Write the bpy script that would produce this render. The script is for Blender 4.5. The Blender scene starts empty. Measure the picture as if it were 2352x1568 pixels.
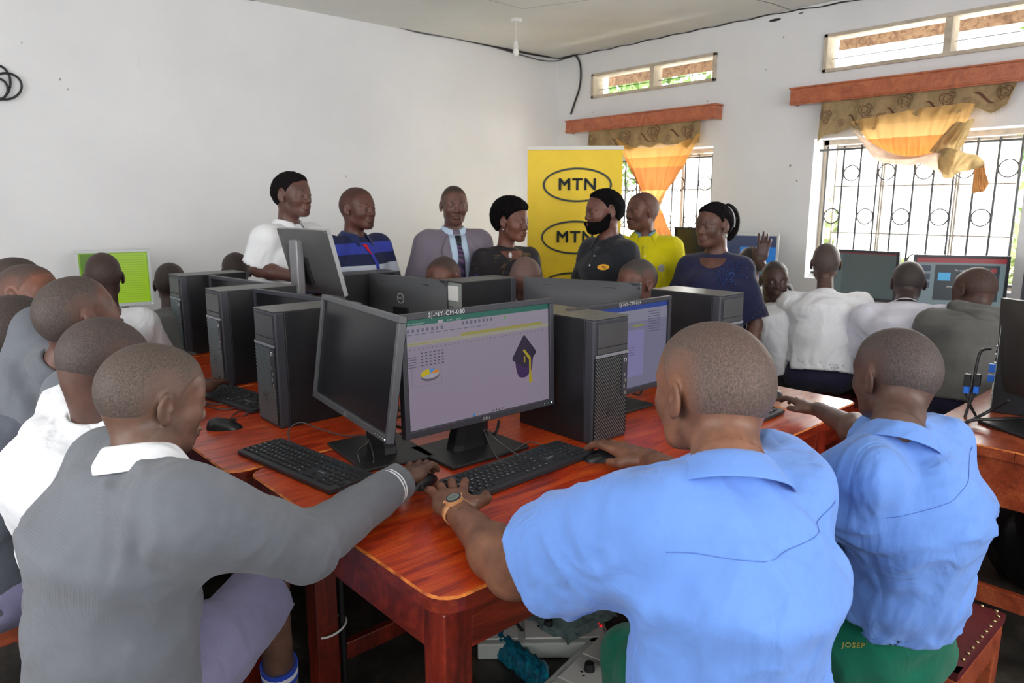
import bpy, bmesh, math, random
import numpy as np
from mathutils import Vector, Matrix
random.seed(7); RNG = np.random.default_rng(11)
S = bpy.context.scene
COL = S.collection
PI = math.pi

# ------------------------------------------------------------------ camera, world, lights, exposure
FPX, HORIZON, CAM_H, AZ = 1650.0, 470.0, 1.55, math.radians(48.1)
PITCH = math.atan((784 - HORIZON) / FPX)
cam_data = bpy.data.cameras.new('camera')
cam = bpy.data.objects.new('camera', cam_data); COL.objects.link(cam)
cam_data.sensor_width = 36.0; cam_data.lens = 36.0 * FPX / 2352.0
cam_data.clip_start = 0.05; cam_data.clip_end = 200
cam.location = (0, 0, CAM_H)
cam.rotation_euler = (PI / 2 - PITCH, 0, AZ - PI / 2)
cam_data.dof.use_dof = True; cam_data.dof.focus_distance = 1.75; cam_data.dof.aperture_fstop = 7.0
S.camera = cam

world = bpy.data.worlds.new('sky'); S.world = world; world.use_nodes = True
bg = world.node_tree.nodes['Background']
bg.inputs[0].default_value = (1.0, 0.985, 0.965, 1); bg.inputs[1].default_value = 3.6

def area_light(name, loc, rot, sx, sy, power, color=(1, 1, 1)):
    d = bpy.data.lights.new(name, 'AREA'); d.shape = 'RECTANGLE'; d.size = sx; d.size_y = sy
    d.energy = power; d.color = color
    o = bpy.data.objects.new(name, d); COL.objects.link(o); o.location = loc; o.rotation_euler = rot
    return o
# daylight through the openings in the two walls behind the camera
area_light('daylight_front', (1.1, -2.45, 1.75), (math.radians(126), 0, 0), 4.6, 1.7, 80, (1.0, 0.985, 0.965))
area_light('daylight_left', (-1.95, 1.4, 1.8), (math.radians(122), 0, math.radians(-90)), 3.6, 1.6, 42, (0.98, 0.99, 1.0))
sun_d = bpy.data.lights.new('sun', 'SUN'); sun_d.energy = 4.5; sun_d.angle = math.radians(2); sun_d.color = (1, .96, .88)
sun = bpy.data.objects.new('sun', sun_d); COL.objects.link(sun); sun.rotation_euler = (0, math.radians(-26), math.radians(12))
# daylight through the two windows in view
area_light('daylight_window', (5.75, 1.86, 1.7), (math.radians(108), 0, math.radians(90)), 1.3, 1.1, 115, (1, 0.99, 0.96))
area_light('daylight_window', (5.75, 4.0, 1.7), (math.radians(108), 0, math.radians(90)), 1.2, 1.1, 85, (1, 0.99, 0.96))
S.view_settings.view_transform = 'Standard'; S.view_settings.look = 'None'
S.view_settings.exposure = -0.1; S.view_settings.gamma = 1.0; S.view_settings.use_curve_mapping = False

# ------------------------------------------------------------------ photo measurements -> places in the room
_f = np.array([math.cos(PITCH) * math.cos(AZ), math.cos(PITCH) * math.sin(AZ), -math.sin(PITCH)])
_r = np.array([math.sin(AZ), -math.cos(AZ), 0.0]); _u = np.cross(_r, _f)
_C = np.array([0, 0, CAM_H])
def _ray(x, y): return _f + _r * (x - 1176) / FPX - _u * (y - 784) / FPX
def PZ(x, y, z): r = _ray(x, y); return _C + r * (z - CAM_H) / r[2]
def PX(x, y, v): r = _ray(x, y); return _C + r * v / r[0]
def PY(x, y, v): r = _ray(x, y); return _C + r * v / r[1]
def PD(x, y, d): return _C + _ray(x, y) * d
def V(*a): return np.array(a, float)
def nrm(v): v = np.asarray(v, float); return v / (np.linalg.norm(v) + 1e-12)

# ------------------------------------------------------------------ materials
def lin(c):
    c = [x / 255.0 for x in c[:3]]
    return tuple((x / 12.92 if x <= 0.04045 else ((x + 0.055) / 1.055) ** 2.4) for x in c) + (1.0,)
class NT:
    def __init__(s, name):
        s.m = bpy.data.materials.new(name); s.m.use_nodes = True
        s.t = s.m.node_tree; s.b = s.t.nodes['Principled BSDF']; s.out = s.t.nodes['Material Output']
    def n(s, ty, **kw):
        x = s.t.nodes.new(ty)
        for k, v in kw.items():
            if k.startswith('_'): setattr(x, k[1:], v)
            else: x.inputs[k.replace('__', ' ')].default_value = v
        return x
    def l(s, a, b): s.t.links.new(a, b)
    def coord(s, scale=(1, 1, 1), kind='Object', rot=(0, 0, 0)):
        c = s.n('ShaderNodeTexCoord'); m = s.n('ShaderNodeMapping')
        m.inputs['Scale'].default_value = scale; m.inputs['Rotation'].default_value = rot
        s.l(c.outputs[kind], m.inputs['Vector']); return m.outputs[0]
    def noise(s, vec, scale, detail=4, rough=0.5, dist=0.0):
        n = s.n('ShaderNodeTexNoise', Scale=scale, Detail=detail, Roughness=rough, Distortion=dist)
        s.l(vec, n.inputs['Vector']); return n.outputs['Fac']
    def ramp(s, fac, stops):
        r = s.n('ShaderNodeValToRGB'); e = r.color_ramp.elements
        while len(e) < len(stops): e.new(0.5)
        for i, (p, c) in enumerate(stops):
            e[i].position = p; e[i].color = lin(c) if max(c[:3]) > 1.001 else (tuple(c[:3]) + (1,))
        s.l(fac, r.inputs[0]); return r.outputs[0]
    def bump(s, h, strength=0.3, dist=0.01):
        b = s.n('ShaderNodeBump', Strength=strength, Distance=dist); s.l(h, b.inputs['Height'])
        s.l(b.outputs[0], s.b.inputs['Normal']); return b
def mat(name, c, rough=0.6, metal=0.0, var=0.0, vscale=6.0, bump=0.0, bscale=200.0, spec=0.5, emit=0.0, vary=None, coat=0.0):
    t = NT(name); b = t.b
    b.inputs['Base Color'].default_value = lin(c); b.inputs['Roughness'].default_value = rough
    b.inputs['Metallic'].default_value = metal; b.inputs['Specular IOR Level'].default_value = spec
    if coat: b.inputs['Coat Weight'].default_value = coat; b.inputs['Coat Roughness'].default_value = 0.15
    if var or bump: co = t.coord()
    if var:
        c2 = vary if vary else tuple(max(0, x * (1 - var)) for x in c)
        c3 = tuple(min(255, x * (1 + var * 0.5)) for x in c)
        t.l(t.ramp(t.noise(co, vscale, 5, 0.6), [(0.3, c2), (0.55, c), (0.8, c3)]), b.inputs['Base Color'])
    if bump: t.bump(t.noise(co, bscale, 3), bump, 0.004)
    if emit:
        b.inputs['Emission Color'].default_value = lin(c); b.inputs['Emission Strength'].default_value = emit
    return t.m

def wood(name, dark, mid, light, scale=(1.2, 9, 9), rough=0.34, coat=0.3, scratches=True):
    t = NT(name); co = t.coord(scale)
    g = t.noise(co, 2.2, 8, 0.62, 1.6)
    c = t.ramp(g, [(0.28, dark), (0.48, mid), (0.72, light)])
    fine = t.noise(t.coord((scale[0] * 3, scale[1] * 12, scale[2] * 12)), 3, 5, 0.7)
    mx = t.n('ShaderNodeMix', _data_type='RGBA', _blend_type='MULTIPLY'); mx.inputs[0].default_value = 0.55
    t.l(c, mx.inputs[6]); t.l(t.ramp(fine, [(0.3, (120, 110, 105)), (0.6, (255, 255, 255))]), mx.inputs[7])
    o = mx.outputs[2]
    if scratches:
        sc = t.noise(t.coord((2.5, 26, 26), rot=(0, 0, 0.15)), 6, 3, 0.8, 0.6)
        m2 = t.n('ShaderNodeMix', _data_type='RGBA')
        t.l(t.ramp(sc, [(0.70, (0, 0, 0)), (0.76, (1, 1, 1))]), m2.inputs[0]); t.l(o, m2.inputs[6])
        m2.inputs[7].default_value = lin((236, 138, 60)); o = m2.outputs[2]
    t.l(o, t.b.inputs['Base Color'])
    t.b.inputs['Roughness'].default_value = rough; t.b.inputs['Coat Weight'].default_value = coat
    t.b.inputs['Coat Roughness'].default_value = 0.22
    t.bump(fine, 0.12, 0.003)
    return t.m

def fabric(name, c, rib=0.0, ribscale=260, weave=0.25, var=0.06, rough=0.9, sheen=0.15, wr=0.0):
    t = NT(name); b = t.b; co = t.coord()
    b.inputs['Roughness'].default_value = rough; b.inputs['Specular IOR Level'].default_value = 0.2
    b.inputs['Sheen Weight'].default_value = sheen
    c2 = tuple(x * (1 - var) for x in c); c3 = tuple(min(255, x * (1 + var)) for x in c)
    t.l(t.ramp(t.noise(co, 5, 5, 0.65), [(0.3, c2), (0.7, c3)]), b.inputs['Base Color'])
    h = t.noise(co, 900 if not rib else 500, 2)
    if rib:
        w = t.n('ShaderNodeTexWave', Scale=ribscale / 20.0, Distortion=1.2); w.bands_direction = 'X'
        w.inputs['Detail Scale'].default_value = 3
        t.l(co, w.inputs['Vector'])
        ad = t.n('ShaderNodeMath', _operation='ADD'); t.l(h, ad.inputs[0])
        mu = t.n('ShaderNodeMath', _operation='MULTIPLY'); mu.inputs[1].default_value = rib
        t.l(w.outputs['Fac'], mu.inputs[0]); t.l(mu.outputs[0], ad.inputs[1]); h = ad.outputs[0]
    big = t.noise(co, 14, 4, 0.6, 0.6)
    a2 = t.n('ShaderNodeMath', _operation='MULTIPLY_ADD'); t.l(big, a2.inputs[0]); a2.inputs[1].default_value = 3.0; t.l(h, a2.inputs[2])
    nb = t.bump(a2.outputs[0], weave, 0.004)
    if wr:   # creases in the cloth
        hs = []
        for sc, sd, am in (((4.2, 4.2, 2.2), 0.3, 1.0), ((9, 8, 5), .8, .35)):
            n1 = t.noise(t.coord(sc, rot=(sd, sd * .7, sd)), 1.0, 3, .55, 1.1)
            m1 = t.n('ShaderNodeMath', _operation='SUBTRACT'); t.l(n1, m1.inputs[0]); m1.inputs[1].default_value = .5
            m2 = t.n('ShaderNodeMath', _operation='ABSOLUTE'); t.l(m1.outputs[0], m2.inputs[0])
            m3 = t.n('ShaderNodeMath', _operation='POWER'); t.l(m2.outputs[0], m3.inputs[0]); m3.inputs[1].default_value = 1.25
            m4 = t.n('ShaderNodeMath', _operation='MULTIPLY'); t.l(m3.outputs[0], m4.inputs[0]); m4.inputs[1].default_value = am; hs.append(m4.outputs[0])
        ad = t.n('ShaderNodeMath', _operation='ADD'); t.l(hs[0], ad.inputs[0]); t.l(hs[1], ad.inputs[1])
        b2 = t.n('ShaderNodeBump', Strength=wr, Distance=.05); t.l(ad.outputs[0], b2.inputs['Height']); t.l(b2.outputs[0], nb.inputs['Normal'])
    return t.m

def skin(name, c, hi=None):
    t = NT(name); b = t.b; co = t.coord()
    c2 = tuple(x * 0.8 for x in c); c3 = hi or tuple(min(255, x * 1.16) for x in c)
    t.l(t.ramp(t.noise(co, 16, 5, 0.6), [(0.3, c2), (0.7, c3)]), b.inputs['Base Color'])
    b.inputs['Roughness'].default_value = 0.46; b.inputs['Specular IOR Level'].default_value = 0.42
    b.inputs['Subsurface Weight'].default_value = 0.06; b.inputs['Subsurface Radius'].default_value = (0.02, 0.008, 0.004)
    t.bump(t.noise(co, 420, 3, 0.7), 0.10, 0.002)
    return t.m
def hairmat(name, c, skinc, scale=420, bump=0.5):
    t = NT(name); b = t.b; co = t.coord()
    n = t.noise(t.coord((1, 1, 0.55)), scale, 3, 0.7, 0.4)
    a = t.n('ShaderNodeAttribute', _attribute_name='fade')
    base = t.ramp(n, [(0.36, tuple(x * 0.74 for x in c)), (0.52, c), (0.70, tuple(min(255, x * 1.28) for x in c))])
    mx = t.n('ShaderNodeMix', _data_type='RGBA'); t.l(a.outputs['Fac'], mx.inputs[0])
    mx.inputs[6].default_value = lin(skinc); t.l(base, mx.inputs[7]); t.l(mx.outputs[2], b.inputs['Base Color'])
    b.inputs['Roughness'].default_value = 0.6 if scale > 300 else .95; b.inputs['Specular IOR Level'].default_value = 0.4 if scale > 300 else .08
    t.bump(n, bump, 0.003)
    return t.m

# ------------------------------------------------------------------ objects
def setp(o, label=None, cat=None, group=None, kind=None):
    if label: o['label'] = label
    if cat: o['category'] = cat
    if group: o['group'] = group
    if kind: o['kind'] = kind
    return o
def thing(name, label, cat, loc=(0, 0, 0), rotz=0.0, group=None):
    o = bpy.data.objects.new(name, None); COL.objects.link(o); o.empty_display_size = 0.05
    o.location = loc; o.rotation_euler = (0, 0, rotz)
    return setp(o, label, cat, group)
def link_mesh(name, me, mats, parent=None, smooth=False, bevel=0.0, segs=2):
    for m in (mats if isinstance(mats, (list, tuple)) else [mats]): me.materials.append(m)
    o = bpy.data.objects.new(name, me); COL.objects.link(o)
    if parent is not None: o.parent = parent
    if smooth: me.polygons.foreach_set('use_smooth', [True] * len(me.polygons))
    if bevel:
        b = o.modifiers.new('bevel', 'BEVEL'); b.width = bevel; b.segments = segs; b.limit_method = 'ANGLE'; b.angle_limit = 0.6
    return o
def rz(a): c, s = math.cos(a), math.sin(a); return np.array([[c, -s, 0], [s, c, 0], [0, 0, 1]])
def rx(a): c, s = math.cos(a), math.sin(a); return np.array([[1, 0, 0], [0, c, -s], [0, s, c]])
def ry(a): c, s = math.cos(a), math.sin(a); return np.array([[c, 0, s], [0, 1, 0], [-s, 0, c]])
class MB:
    def __init__(s): s.v = []; s.f = []; s.m = []; s.sm = []
    def add(s, vs, fs, mi=0, sm=False):
        b = len(s.v); s.v += [tuple(float(c) for c in p) for p in vs]
        for f in fs: s.f.append([i + b for i in f]); s.m.append(mi); s.sm.append(sm)
        return s
    def box(s, c, d, R=None, mi=0, taper=1.0):
        x, y, z = d[0] / 2, d[1] / 2, d[2] / 2
        p = np.array([[sx * x * (taper if sz > 0 else 1), sy * y * (taper if sz > 0 else 1), sz * z] for sz in (-1, 1) for sx, sy in ((-1, -1), (1, -1), (1, 1), (-1, 1))])
        if R is not None: p = p @ np.asarray(R).T
        p = p + np.asarray(c)
        return s.add(p, [(3, 2, 1, 0), (4, 5, 6, 7), (0, 1, 5, 4), (1, 2, 6, 5), (2, 3, 7, 6), (3, 0, 4, 7)], mi)
    def cyl(s, a, b, r0, r1=None, n=16, mi=0, cap=True):
        r1 = r0 if r1 is None else r1
        a = np.asarray(a, float); b = np.asarray(b, float); d = nrm(b - a)
        x = nrm(np.cross(d, (0, 0, 1) if abs(d[2]) < 0.9 else (1, 0, 0))); y = np.cross(d, x)
        vs = [a + (x * math.cos(t) + y * math.sin(t)) * r0 for t in np.linspace(0, 2 * PI, n, False)]
        vs += [b + (x * math.cos(t) + y * math.sin(t)) * r1 for t in np.linspace(0, 2 * PI, n, False)]
        s.add(vs, [(i, (i + 1) % n, n + (i + 1) % n, n + i) for i in range(n)], mi, True)
        if cap: s.add(vs, [tuple(range(n - 1, -1, -1)), tuple(range(n, 2 * n))], mi)
        return s
    def tube(s, pts, r, n=6, mi=0, closed=False):
        P = [np.asarray(p, float) for p in pts]; k = len(P); vs = []; up = None
        for i in range(k):
            d = nrm((P[(i + 1) % k] if (closed or i < k - 1) else P[i]) - (P[i - 1] if (closed or i > 0) else P[i]))
            if up is None: up = np.array((0, 0, 1.0)) if abs(d[2]) < 0.9 else np.array((1.0, 0, 0))
            x = nrm(np.cross(d, up)); up = nrm(np.cross(x, d))
            rr = r[i] if hasattr(r, '__len__') else r
            vs += [P[i] + (x * math.cos(t) + up * math.sin(t)) * rr for t in np.linspace(0, 2 * PI, n, False)]
        fs = []
        for i in range(k if closed else k - 1):
            j = (i + 1) % k
            fs += [(i * n + q, j * n + q, j * n + (q + 1) % n, i * n + (q + 1) % n) for q in range(n)]
        if not closed: fs += [tuple(range(n)), tuple(range((k - 1) * n + n - 1, (k - 1) * n - 1, -1))]
        return s.add(vs, fs, mi, True)
    def prism(s, poly, z0, z1, mi=0, R=None, c=(0, 0, 0), side=None):
        n = len(poly); p = np.array([(x, y, z0) for x, y in poly] + [(x, y, z1) for x, y in poly], float)
        if R is not None: p = p @ np.asarray(R).T
        p = p + np.asarray(c)
        s.add(p, [tuple(range(n - 1, -1, -1)), tuple(range(n, 2 * n))], mi)
        return s.add(p, [(i, (i + 1) % n, n + (i + 1) % n, n + i) for i in range(n)], mi if side is None else side)
    def grid(s, P, mi=0, sm=True, closed=False):
        a, b = len(P), len(P[0]); vs = [q for row in P for q in row]
        fs = [(i * b + j, i * b + (j + 1) % b, (i + 1) * b + (j + 1) % b, (i + 1) * b + j) for i in range(a - 1) for j in range(b if closed else b - 1)]
        return s.add(vs, fs, mi, sm)
    def ball(s, c, r, n=10, mi=0, R=None):
        r = np.broadcast_to(np.asarray(r, float), (3,)); rows = []
        for i in range(n // 2 + 1):
            ph = -PI / 2 + PI * i / (n // 2)
            row = []
            for j in range(n):
                q = np.array([math.cos(ph) * math.cos(2 * PI * j / n), math.cos(ph) * math.sin(2 * PI * j / n), math.sin(ph)]) * r
                if R is not None: q = np.asarray(R) @ q
                row.append(q + np.asarray(c))
            rows.append(row)
        return s.grid(rows, mi, True, True)
    def build(s, name, mats, parent=None, bevel=0.0, segs=2, kind=None, label=None, smooth=None):
        me = bpy.data.meshes.new(name); me.from_pydata(s.v, [], s.f)
        me.polygons.foreach_set('material_index', s.m)
        me.polygons.foreach_set('use_smooth', s.sm if smooth is None else [smooth] * len(s.f))
        me.update()
        o = link_mesh(name, me, mats, parent, False, bevel, segs)
        if kind: o['kind'] = kind
        if label: o['label'] = label
        return o
def box(name, c, d, m, parent=None, bevel=0.0, R=None, **k): return MB().box(c, d, R).build(name, m, parent, bevel, **k)
def rrect(w, h, r, n=4, cx=0, cy=0):
    o = []
    for (sx, sy, a0) in ((1, -1, -90), (1, 1, 0), (-1, 1, 90), (-1, -1, 180)):
        for i in range(n + 1):
            a = math.radians(a0 + 90 * i / n); o.append((cx + sx * (w / 2 - r) + r * math.cos(a), cy + sy * (h / 2 - r) + r * math.sin(a)))
    return o
def spline(pts, n=8):
    P = [np.asarray(p, float) for p in pts]; P = [2 * P[0] - P[1]] + P + [2 * P[-1] - P[-2]]; out = []
    for i in range(1, len(P) - 2):
        for t in np.linspace(0, 1, n, False):
            a, b, c, d = P[i - 1:i + 3]
            out.append(0.5 * ((2 * b) + (c - a) * t + (2 * a - 5 * b + 4 * c - d) * t * t + (3 * b - a - 3 * c + d) * t ** 3))
    out.append(P[-2]); return out
_tc = {}
def text_data(txt, bold=0.0):
    k = (txt, bold)
    if k not in _tc:
        cu = bpy.data.curves.new('lettering', 'FONT'); cu.body = txt; cu.size = 1.0; cu.offset = bold; cu.resolution_u = 2; cu.space_character = 1.12
        cu.align_x = 'CENTER'; cu.align_y = 'CENTER'
        o = bpy.data.objects.new('lettering', cu); COL.objects.link(o)
        bpy.context.view_layer.update()
        me = o.evaluated_get(bpy.context.evaluated_depsgraph_get()).to_mesh()
        _tc[k] = ([tuple(v.co) for v in me.vertices], [tuple(p.vertices) for p in me.polygons])
        o.to_mesh_clear(); bpy.data.objects.remove(o); bpy.data.curves.remove(cu)
    return _tc[k]
def text_on(mb, txt, o, ex, ey, size, mi=0, bold=0.0, wscale=1.0):
    if bold:
        b = bold * size
        for dx, dy in ((-b, -b), (b, -b), (-b, b), (b, b)): text_on(mb, txt, np.asarray(o, float) + np.asarray(ex, float) * dx + np.asarray(ey, float) * dy, ex, ey, size, mi, 0, wscale)
    v, f = text_data(txt, 0); o = np.asarray(o, float); ex = np.asarray(ex, float); ey = np.asarray(ey, float)
    mb.add([o + ex * (p[0] * size * wscale) + ey * (p[1] * size) for p in v], f, mi); return mb
def copy_tree(o, parent=None):
    c = o.copy(); COL.objects.link(c)
    if parent is not None: c.parent = parent
    for ch in list(o.children): copy_tree(ch, c)
    return c
# ------------------------------------------------------------------ the room
KR = 1.16
def kz(z): return 1.55 + (z - 1.55) * KR
XR, YB, ZC = 4.48 * KR, 4.43 * KR, kz(2.74)          # window wall, long wall, ceiling
XL, YF = -2.1, -2.6
def plaster(name, c, stain=0.05):
    t = NT(name); co = t.coord()
    n = t.noise(co, 0.9, 6, 0.6)
    dirt = t.noise(t.coord((1, 1, 0.35)), 3.2, 8, 0.75)
    a = t.ramp(n, [(0.3, tuple(x * (1 - stain) for x in c)), (0.7, c)])
    mx = t.n('ShaderNodeMix', _data_type='RGBA'); t.l(t.ramp(dirt, [(0.68, (0, 0, 0)), (0.82, (0.35, 0.35, 0.35))]), mx.inputs[0])
    t.l(a, mx.inputs[6]); mx.inputs[7].default_value = lin((176, 170, 160)); t.l(mx.outputs[2], t.b.inputs['Base Color'])
    t.b.inputs['Roughness'].default_value = 0.75; t.b.inputs['Specular IOR Level'].default_value = 0.25
    t.bump(t.noise(co, 26, 6, 0.7), 0.12, 0.01); return t.m
M_WALL = plaster('white_plaster', (232, 233, 236)); M_CEIL = plaster('ceiling_board', (236, 236, 230), 0.08)
M_REVEAL = plaster('window_reveal', (232, 234, 236))
def floor_mat():
    t = NT('worn_dark_floor'); co = t.coord()
    n = t.noise(co, 5.5, 8, 0.7, 0.6); c = t.ramp(n, [(0.32, (28, 26, 25)), (0.5, (52, 49, 45)), (0.62, (74, 68, 60)), (0.74, (130, 118, 98))])
    t.l(c, t.b.inputs['Base Color']); t.b.inputs['Roughness'].default_value = 0.42
    t.bump(t.noise(co, 40, 5, 0.7), 0.25, 0.006); return t.m
def wall_panel(name, axis, pos, thick, a0, a1, holes, m):
    # wall in a plane of constant x (axis 0) or y (axis 1) with rectangular openings (u0,u1,z0,z1)
    us = sorted({a0, a1} | {h[0] for h in holes} | {h[1] for h in holes}); zs = sorted({0.0, ZC} | {h[2] for h in holes} | {h[3] for h in holes})
    mb = MB()
    for i in range(len(us) - 1):
        for j in range(len(zs) - 1):
            u, z = (us[i] + us[i + 1]) / 2, (zs[j] + zs[j + 1]) / 2
            if any(h[0] < u < h[1] and h[2] < z < h[3] for h in holes): continue
            c = (pos + thick / 2, u, z) if axis == 0 else (u, pos + thick / 2, z)
            d = (abs(thick), us[i + 1] - us[i], zs[j + 1] - zs[j]) if axis == 0 else (us[i + 1] - us[i], abs(thick), zs[j + 1] - zs[j])
            mb.box(c, d)
    o = mb.build(name, m); o['kind'] = 'structure'; return o
o = box('floor', ((XL + XR) / 2, (YF + YB) / 2, -0.05), (XR - XL + 0.6, YB - YF + 0.6, 0.1), floor_mat()); o['kind'] = 'structure'
CEIL_O = box('ceiling', ((XL + XR) / 2, (YF + YB) / 2, ZC + 0.04), (XR - XL + 0.5, YB - YF + 0.5, 0.08), M_CEIL); CEIL_O['kind'] = 'structure'
WIN = [(2.90, 4.02, 1.08, 1.95), (1.05, 2.18, 1.08, 1.95)]
WIN = [(a * KR, b * KR, kz(c), kz(d)) for a, b, c, d in WIN]
TRN = [(a * KR, b * KR, kz(c), kz(d)) for a, b, c, d in [(2.905, 4.035, 2.38, 2.565), (0.86, 2.16, 2.335, 2.555)]]
W_BACK = wall_panel('wall_back', 1, YB, 0.2, XL, XR + 0.2, [], M_WALL)
W_RIGHT = wall_panel('wall_right', 0, XR, 0.22, YF, YB, WIN + TRN, M_WALL)
wall_panel('wall_left', 0, XL, -0.2, YF, YB, [(-0.4, 3.4, 1.0, 2.7)], M_WALL)
wall_panel('wall_front', 1, YF, -0.2, XL, XR, [(-1.2, 3.6, 0.9, 2.7)], M_WALL)
# crack along the ceiling joint, gap of missing plaster
M_DARK = mat('dark_gap', (46, 40, 36), 0.9)
mb = MB()
pts = []
for i in range(60):
    y = YB - 0.02 - i * 0.075
    pts.append((XR - 0.004, y, ZC - 0.006 - 0.03 * max(0, math.sin(i * 0.21)) * (i / 60) - 0.004 * math.sin(i * 1.7)))
mb.tube(pts, [0.003 + 0.003 * abs(math.sin(i * 2.3)) for i in range(60)], 5)
for (x, y, w, h) in ((1780, 46, .05, .010), (1367, 112, .035, .006), (1345, 116, .02, .005), (1840, 30, .02, .004)):
    p = PX(x, y, XR - 0.003); mb.ball(p, (0.004, w, h), 8)
mb.build('crack', M_DARK, W_RIGHT, label='dark crack along the ceiling joint')
mb = MB(); p0 = PZ(1700, 0, ZC - 0.001)
mb.tube([PZ(x, y, ZC) for x, y in ((1650, -30), (1720, -5), (1775, 8), (1835, 30))], 0.0025, 5)
mb.tube([PZ(x, y, ZC) for x, y in ((900, -60), (1200, 20), (1500, -20))], 0.001, 4)
mb.build('board_joint', M_DARK, CEIL_O)
mb = MB()
for (x, y, r) in ((138, 182, .006), (156, 205, .005), (668, 620, .007), (795, 405, .006), (50, 98, .004)):
    p = PY(x, y, YB - 0.001); mb.ball(p, (r, 0.001, r * 1.3), 8)
mb.build('wall_scuff', mat('scuff', (170, 165, 158), .9), W_BACK)
mb = MB()
for (x, y, r) in ((1907, 195, .008), (1800, 85, .006), (1815, 380, .008), (1830, 415, .006), (1355, 213, .004), (1760, 160, .004), (1310, 270, .004), (1625, 232, .006), (1362, 258, .005)):
    p = PX(x, y, XR - 0.001); mb.ball(p, (0.001, r, r * 1.1), 8)
mb.build('wall_scuff', mat('scuff_right', (140, 132, 122), .9), W_RIGHT)

# ------------------------------------------------------------------ windows, grilles, vents
M_STEEL = mat('grey_painted_steel', (84, 86, 88), 0.5, 0.2, var=.15)
M_VENTW = mat('pale_painted_wood', (196, 184, 166), 0.7, var=0.14, vscale=14)
M_FRAMEB = mat('worn_casement_paint', (186, 178, 166), 0.6, var=.2, vscale=20)
glass = NT('window_glass'); glass.b.inputs['Transmission Weight'].default_value = 1.0; glass.b.inputs['Roughness'].default_value = 0.0
glass.b.inputs['IOR'].default_value = 1.03; glass.b.inputs['Base Color'].default_value = (1, 1, 1, 1); M_GLASS = glass.m
def window(idx, y0, y1, z0, z1, nb, rings):
    rings = [r * KR for r in rings]
    w = box('window_%d' % idx, (XR + 0.11, (y0 + y1) / 2, z0 + 0.006), (0.225, y1 - y0, 0.012), M_REVEAL); w['kind'] = 'structure'
    fx = XR + 0.17; mb = MB()
    for y in (y0 + .02, y1 - .02): mb.box((fx, y, (z0 + z1) / 2), (.03, .035, z1 - z0))
    for z in (z0 + .03, z1 - .02): mb.box((fx, (y0 + y1) / 2, z), (.03, y1 - y0, .035))
    mb.build('window_frame', M_VENTW, w)
    L = y1 - y0; cs = [y0 + L * .06, y0 + L * .32, y0 + L * .68, y0 + L * .94]
    for a, b in ((cs[0], cs[1]), (cs[1], cs[2]), (cs[2], cs[3])):
        mb = MB()
        for y in (a + .008, b - .008): mb.box((fx + .025, y, (z0 + z1) / 2), (.014, .012, z1 - z0 - .06))
        for z in (z0 + .05, z1 - .05): mb.box((fx + .025, (a + b) / 2, z), (.018, b - a, .018))
        for q in (.34, .67): mb.box((fx + .025, (a + b) / 2, z0 + (z1 - z0) * q), (.012, b - a, .012))
        mb.build('casement', M_FRAMEB, w)
        box('pane', (fx + .03, (a + b) / 2, (z0 + z1) / 2), (.004, b - a - .02, z1 - z0 - .1), M_GLASS, w)
    g = thing('window_grille', ('steel bar grille with rings across the small window behind the yellow banner' if idx == 1 else 'steel bar grille with rings across the larger window at right'), 'grille', (XR + .10, (y0 + y1) / 2, z0))
    oy, oz, ox = (y0 + y1) / 2, z0, XR + .10
    ys = [y0 + L * (i + .5) / nb - oy for i in range(nb)]
    for y in ys: MB().cyl((0, y, .02), (0, y, z1 - z0 - .05), .0082, n=6).build('bar', M_STEEL, g)
    for z in (.045, z1 - z0 - .075): box('rail', (0, 0, z), (.012, L, .016), M_STEEL, g)
    for row, zz in enumerate(rings):
        for i in range(nb - 1):
            if (i + row) % 2: continue
            yc = (ys[i] + ys[i + 1]) / 2; r = L / nb / 2 - .006
            MB().tube([(0.004, yc + r * math.cos(t), zz + r * math.sin(t)) for t in np.linspace(0, 2 * PI, 18, False)], .0055, 5, closed=True).build('ring', M_STEEL, g)
    return w
window(1, *WIN[0], 10, (.62, .36, .12)); window(2, *WIN[1], 11, (.66, .40, .14))
M_BEAM = wood('old_eave_wood', (84, 60, 44), (140, 108, 82), (178, 146, 114), rough=.8, coat=0, scratches=False)
def vent(idx, y0, y1, z0, z1):
    w = MB(); x0 = XR - .012
    w.box((XR + .05, (y0 + y1) / 2, z0 + .012), (.14, y1 - y0, .024)); w.box((XR + .05, (y0 + y1) / 2, z1 - .012), (.14, y1 - y0, .024))
    for y in (y0 + .014, y1 - .014): w.box((XR + .05, y, (z0 + z1) / 2), (.14, .028, z1 - z0))
    w = w.build('window_%d' % idx, M_VENTW, bevel=.003); w['kind'] = 'structure'
    yc = y0 + (y1 - y0) * .48
    box('mullion', (XR + .05, yc, (z0 + z1) / 2), (.12, .045, z1 - z0 - .03), M_VENTW, w, bevel=.003)
    for q, R in ((.38, .25),):
        for a, b in ((y0 + .03, yc - .025), (yc + .025, y1 - .03)):
            MB().tube([(XR + .06, a, z0 + (z1 - z0) * q), (XR + .06, b, z0 + (z1 - z0) * q)], .003, 5).build('wire', M_DARK, w)
vent(3, *TRN[0]); vent(4, *TRN[1])
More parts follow.
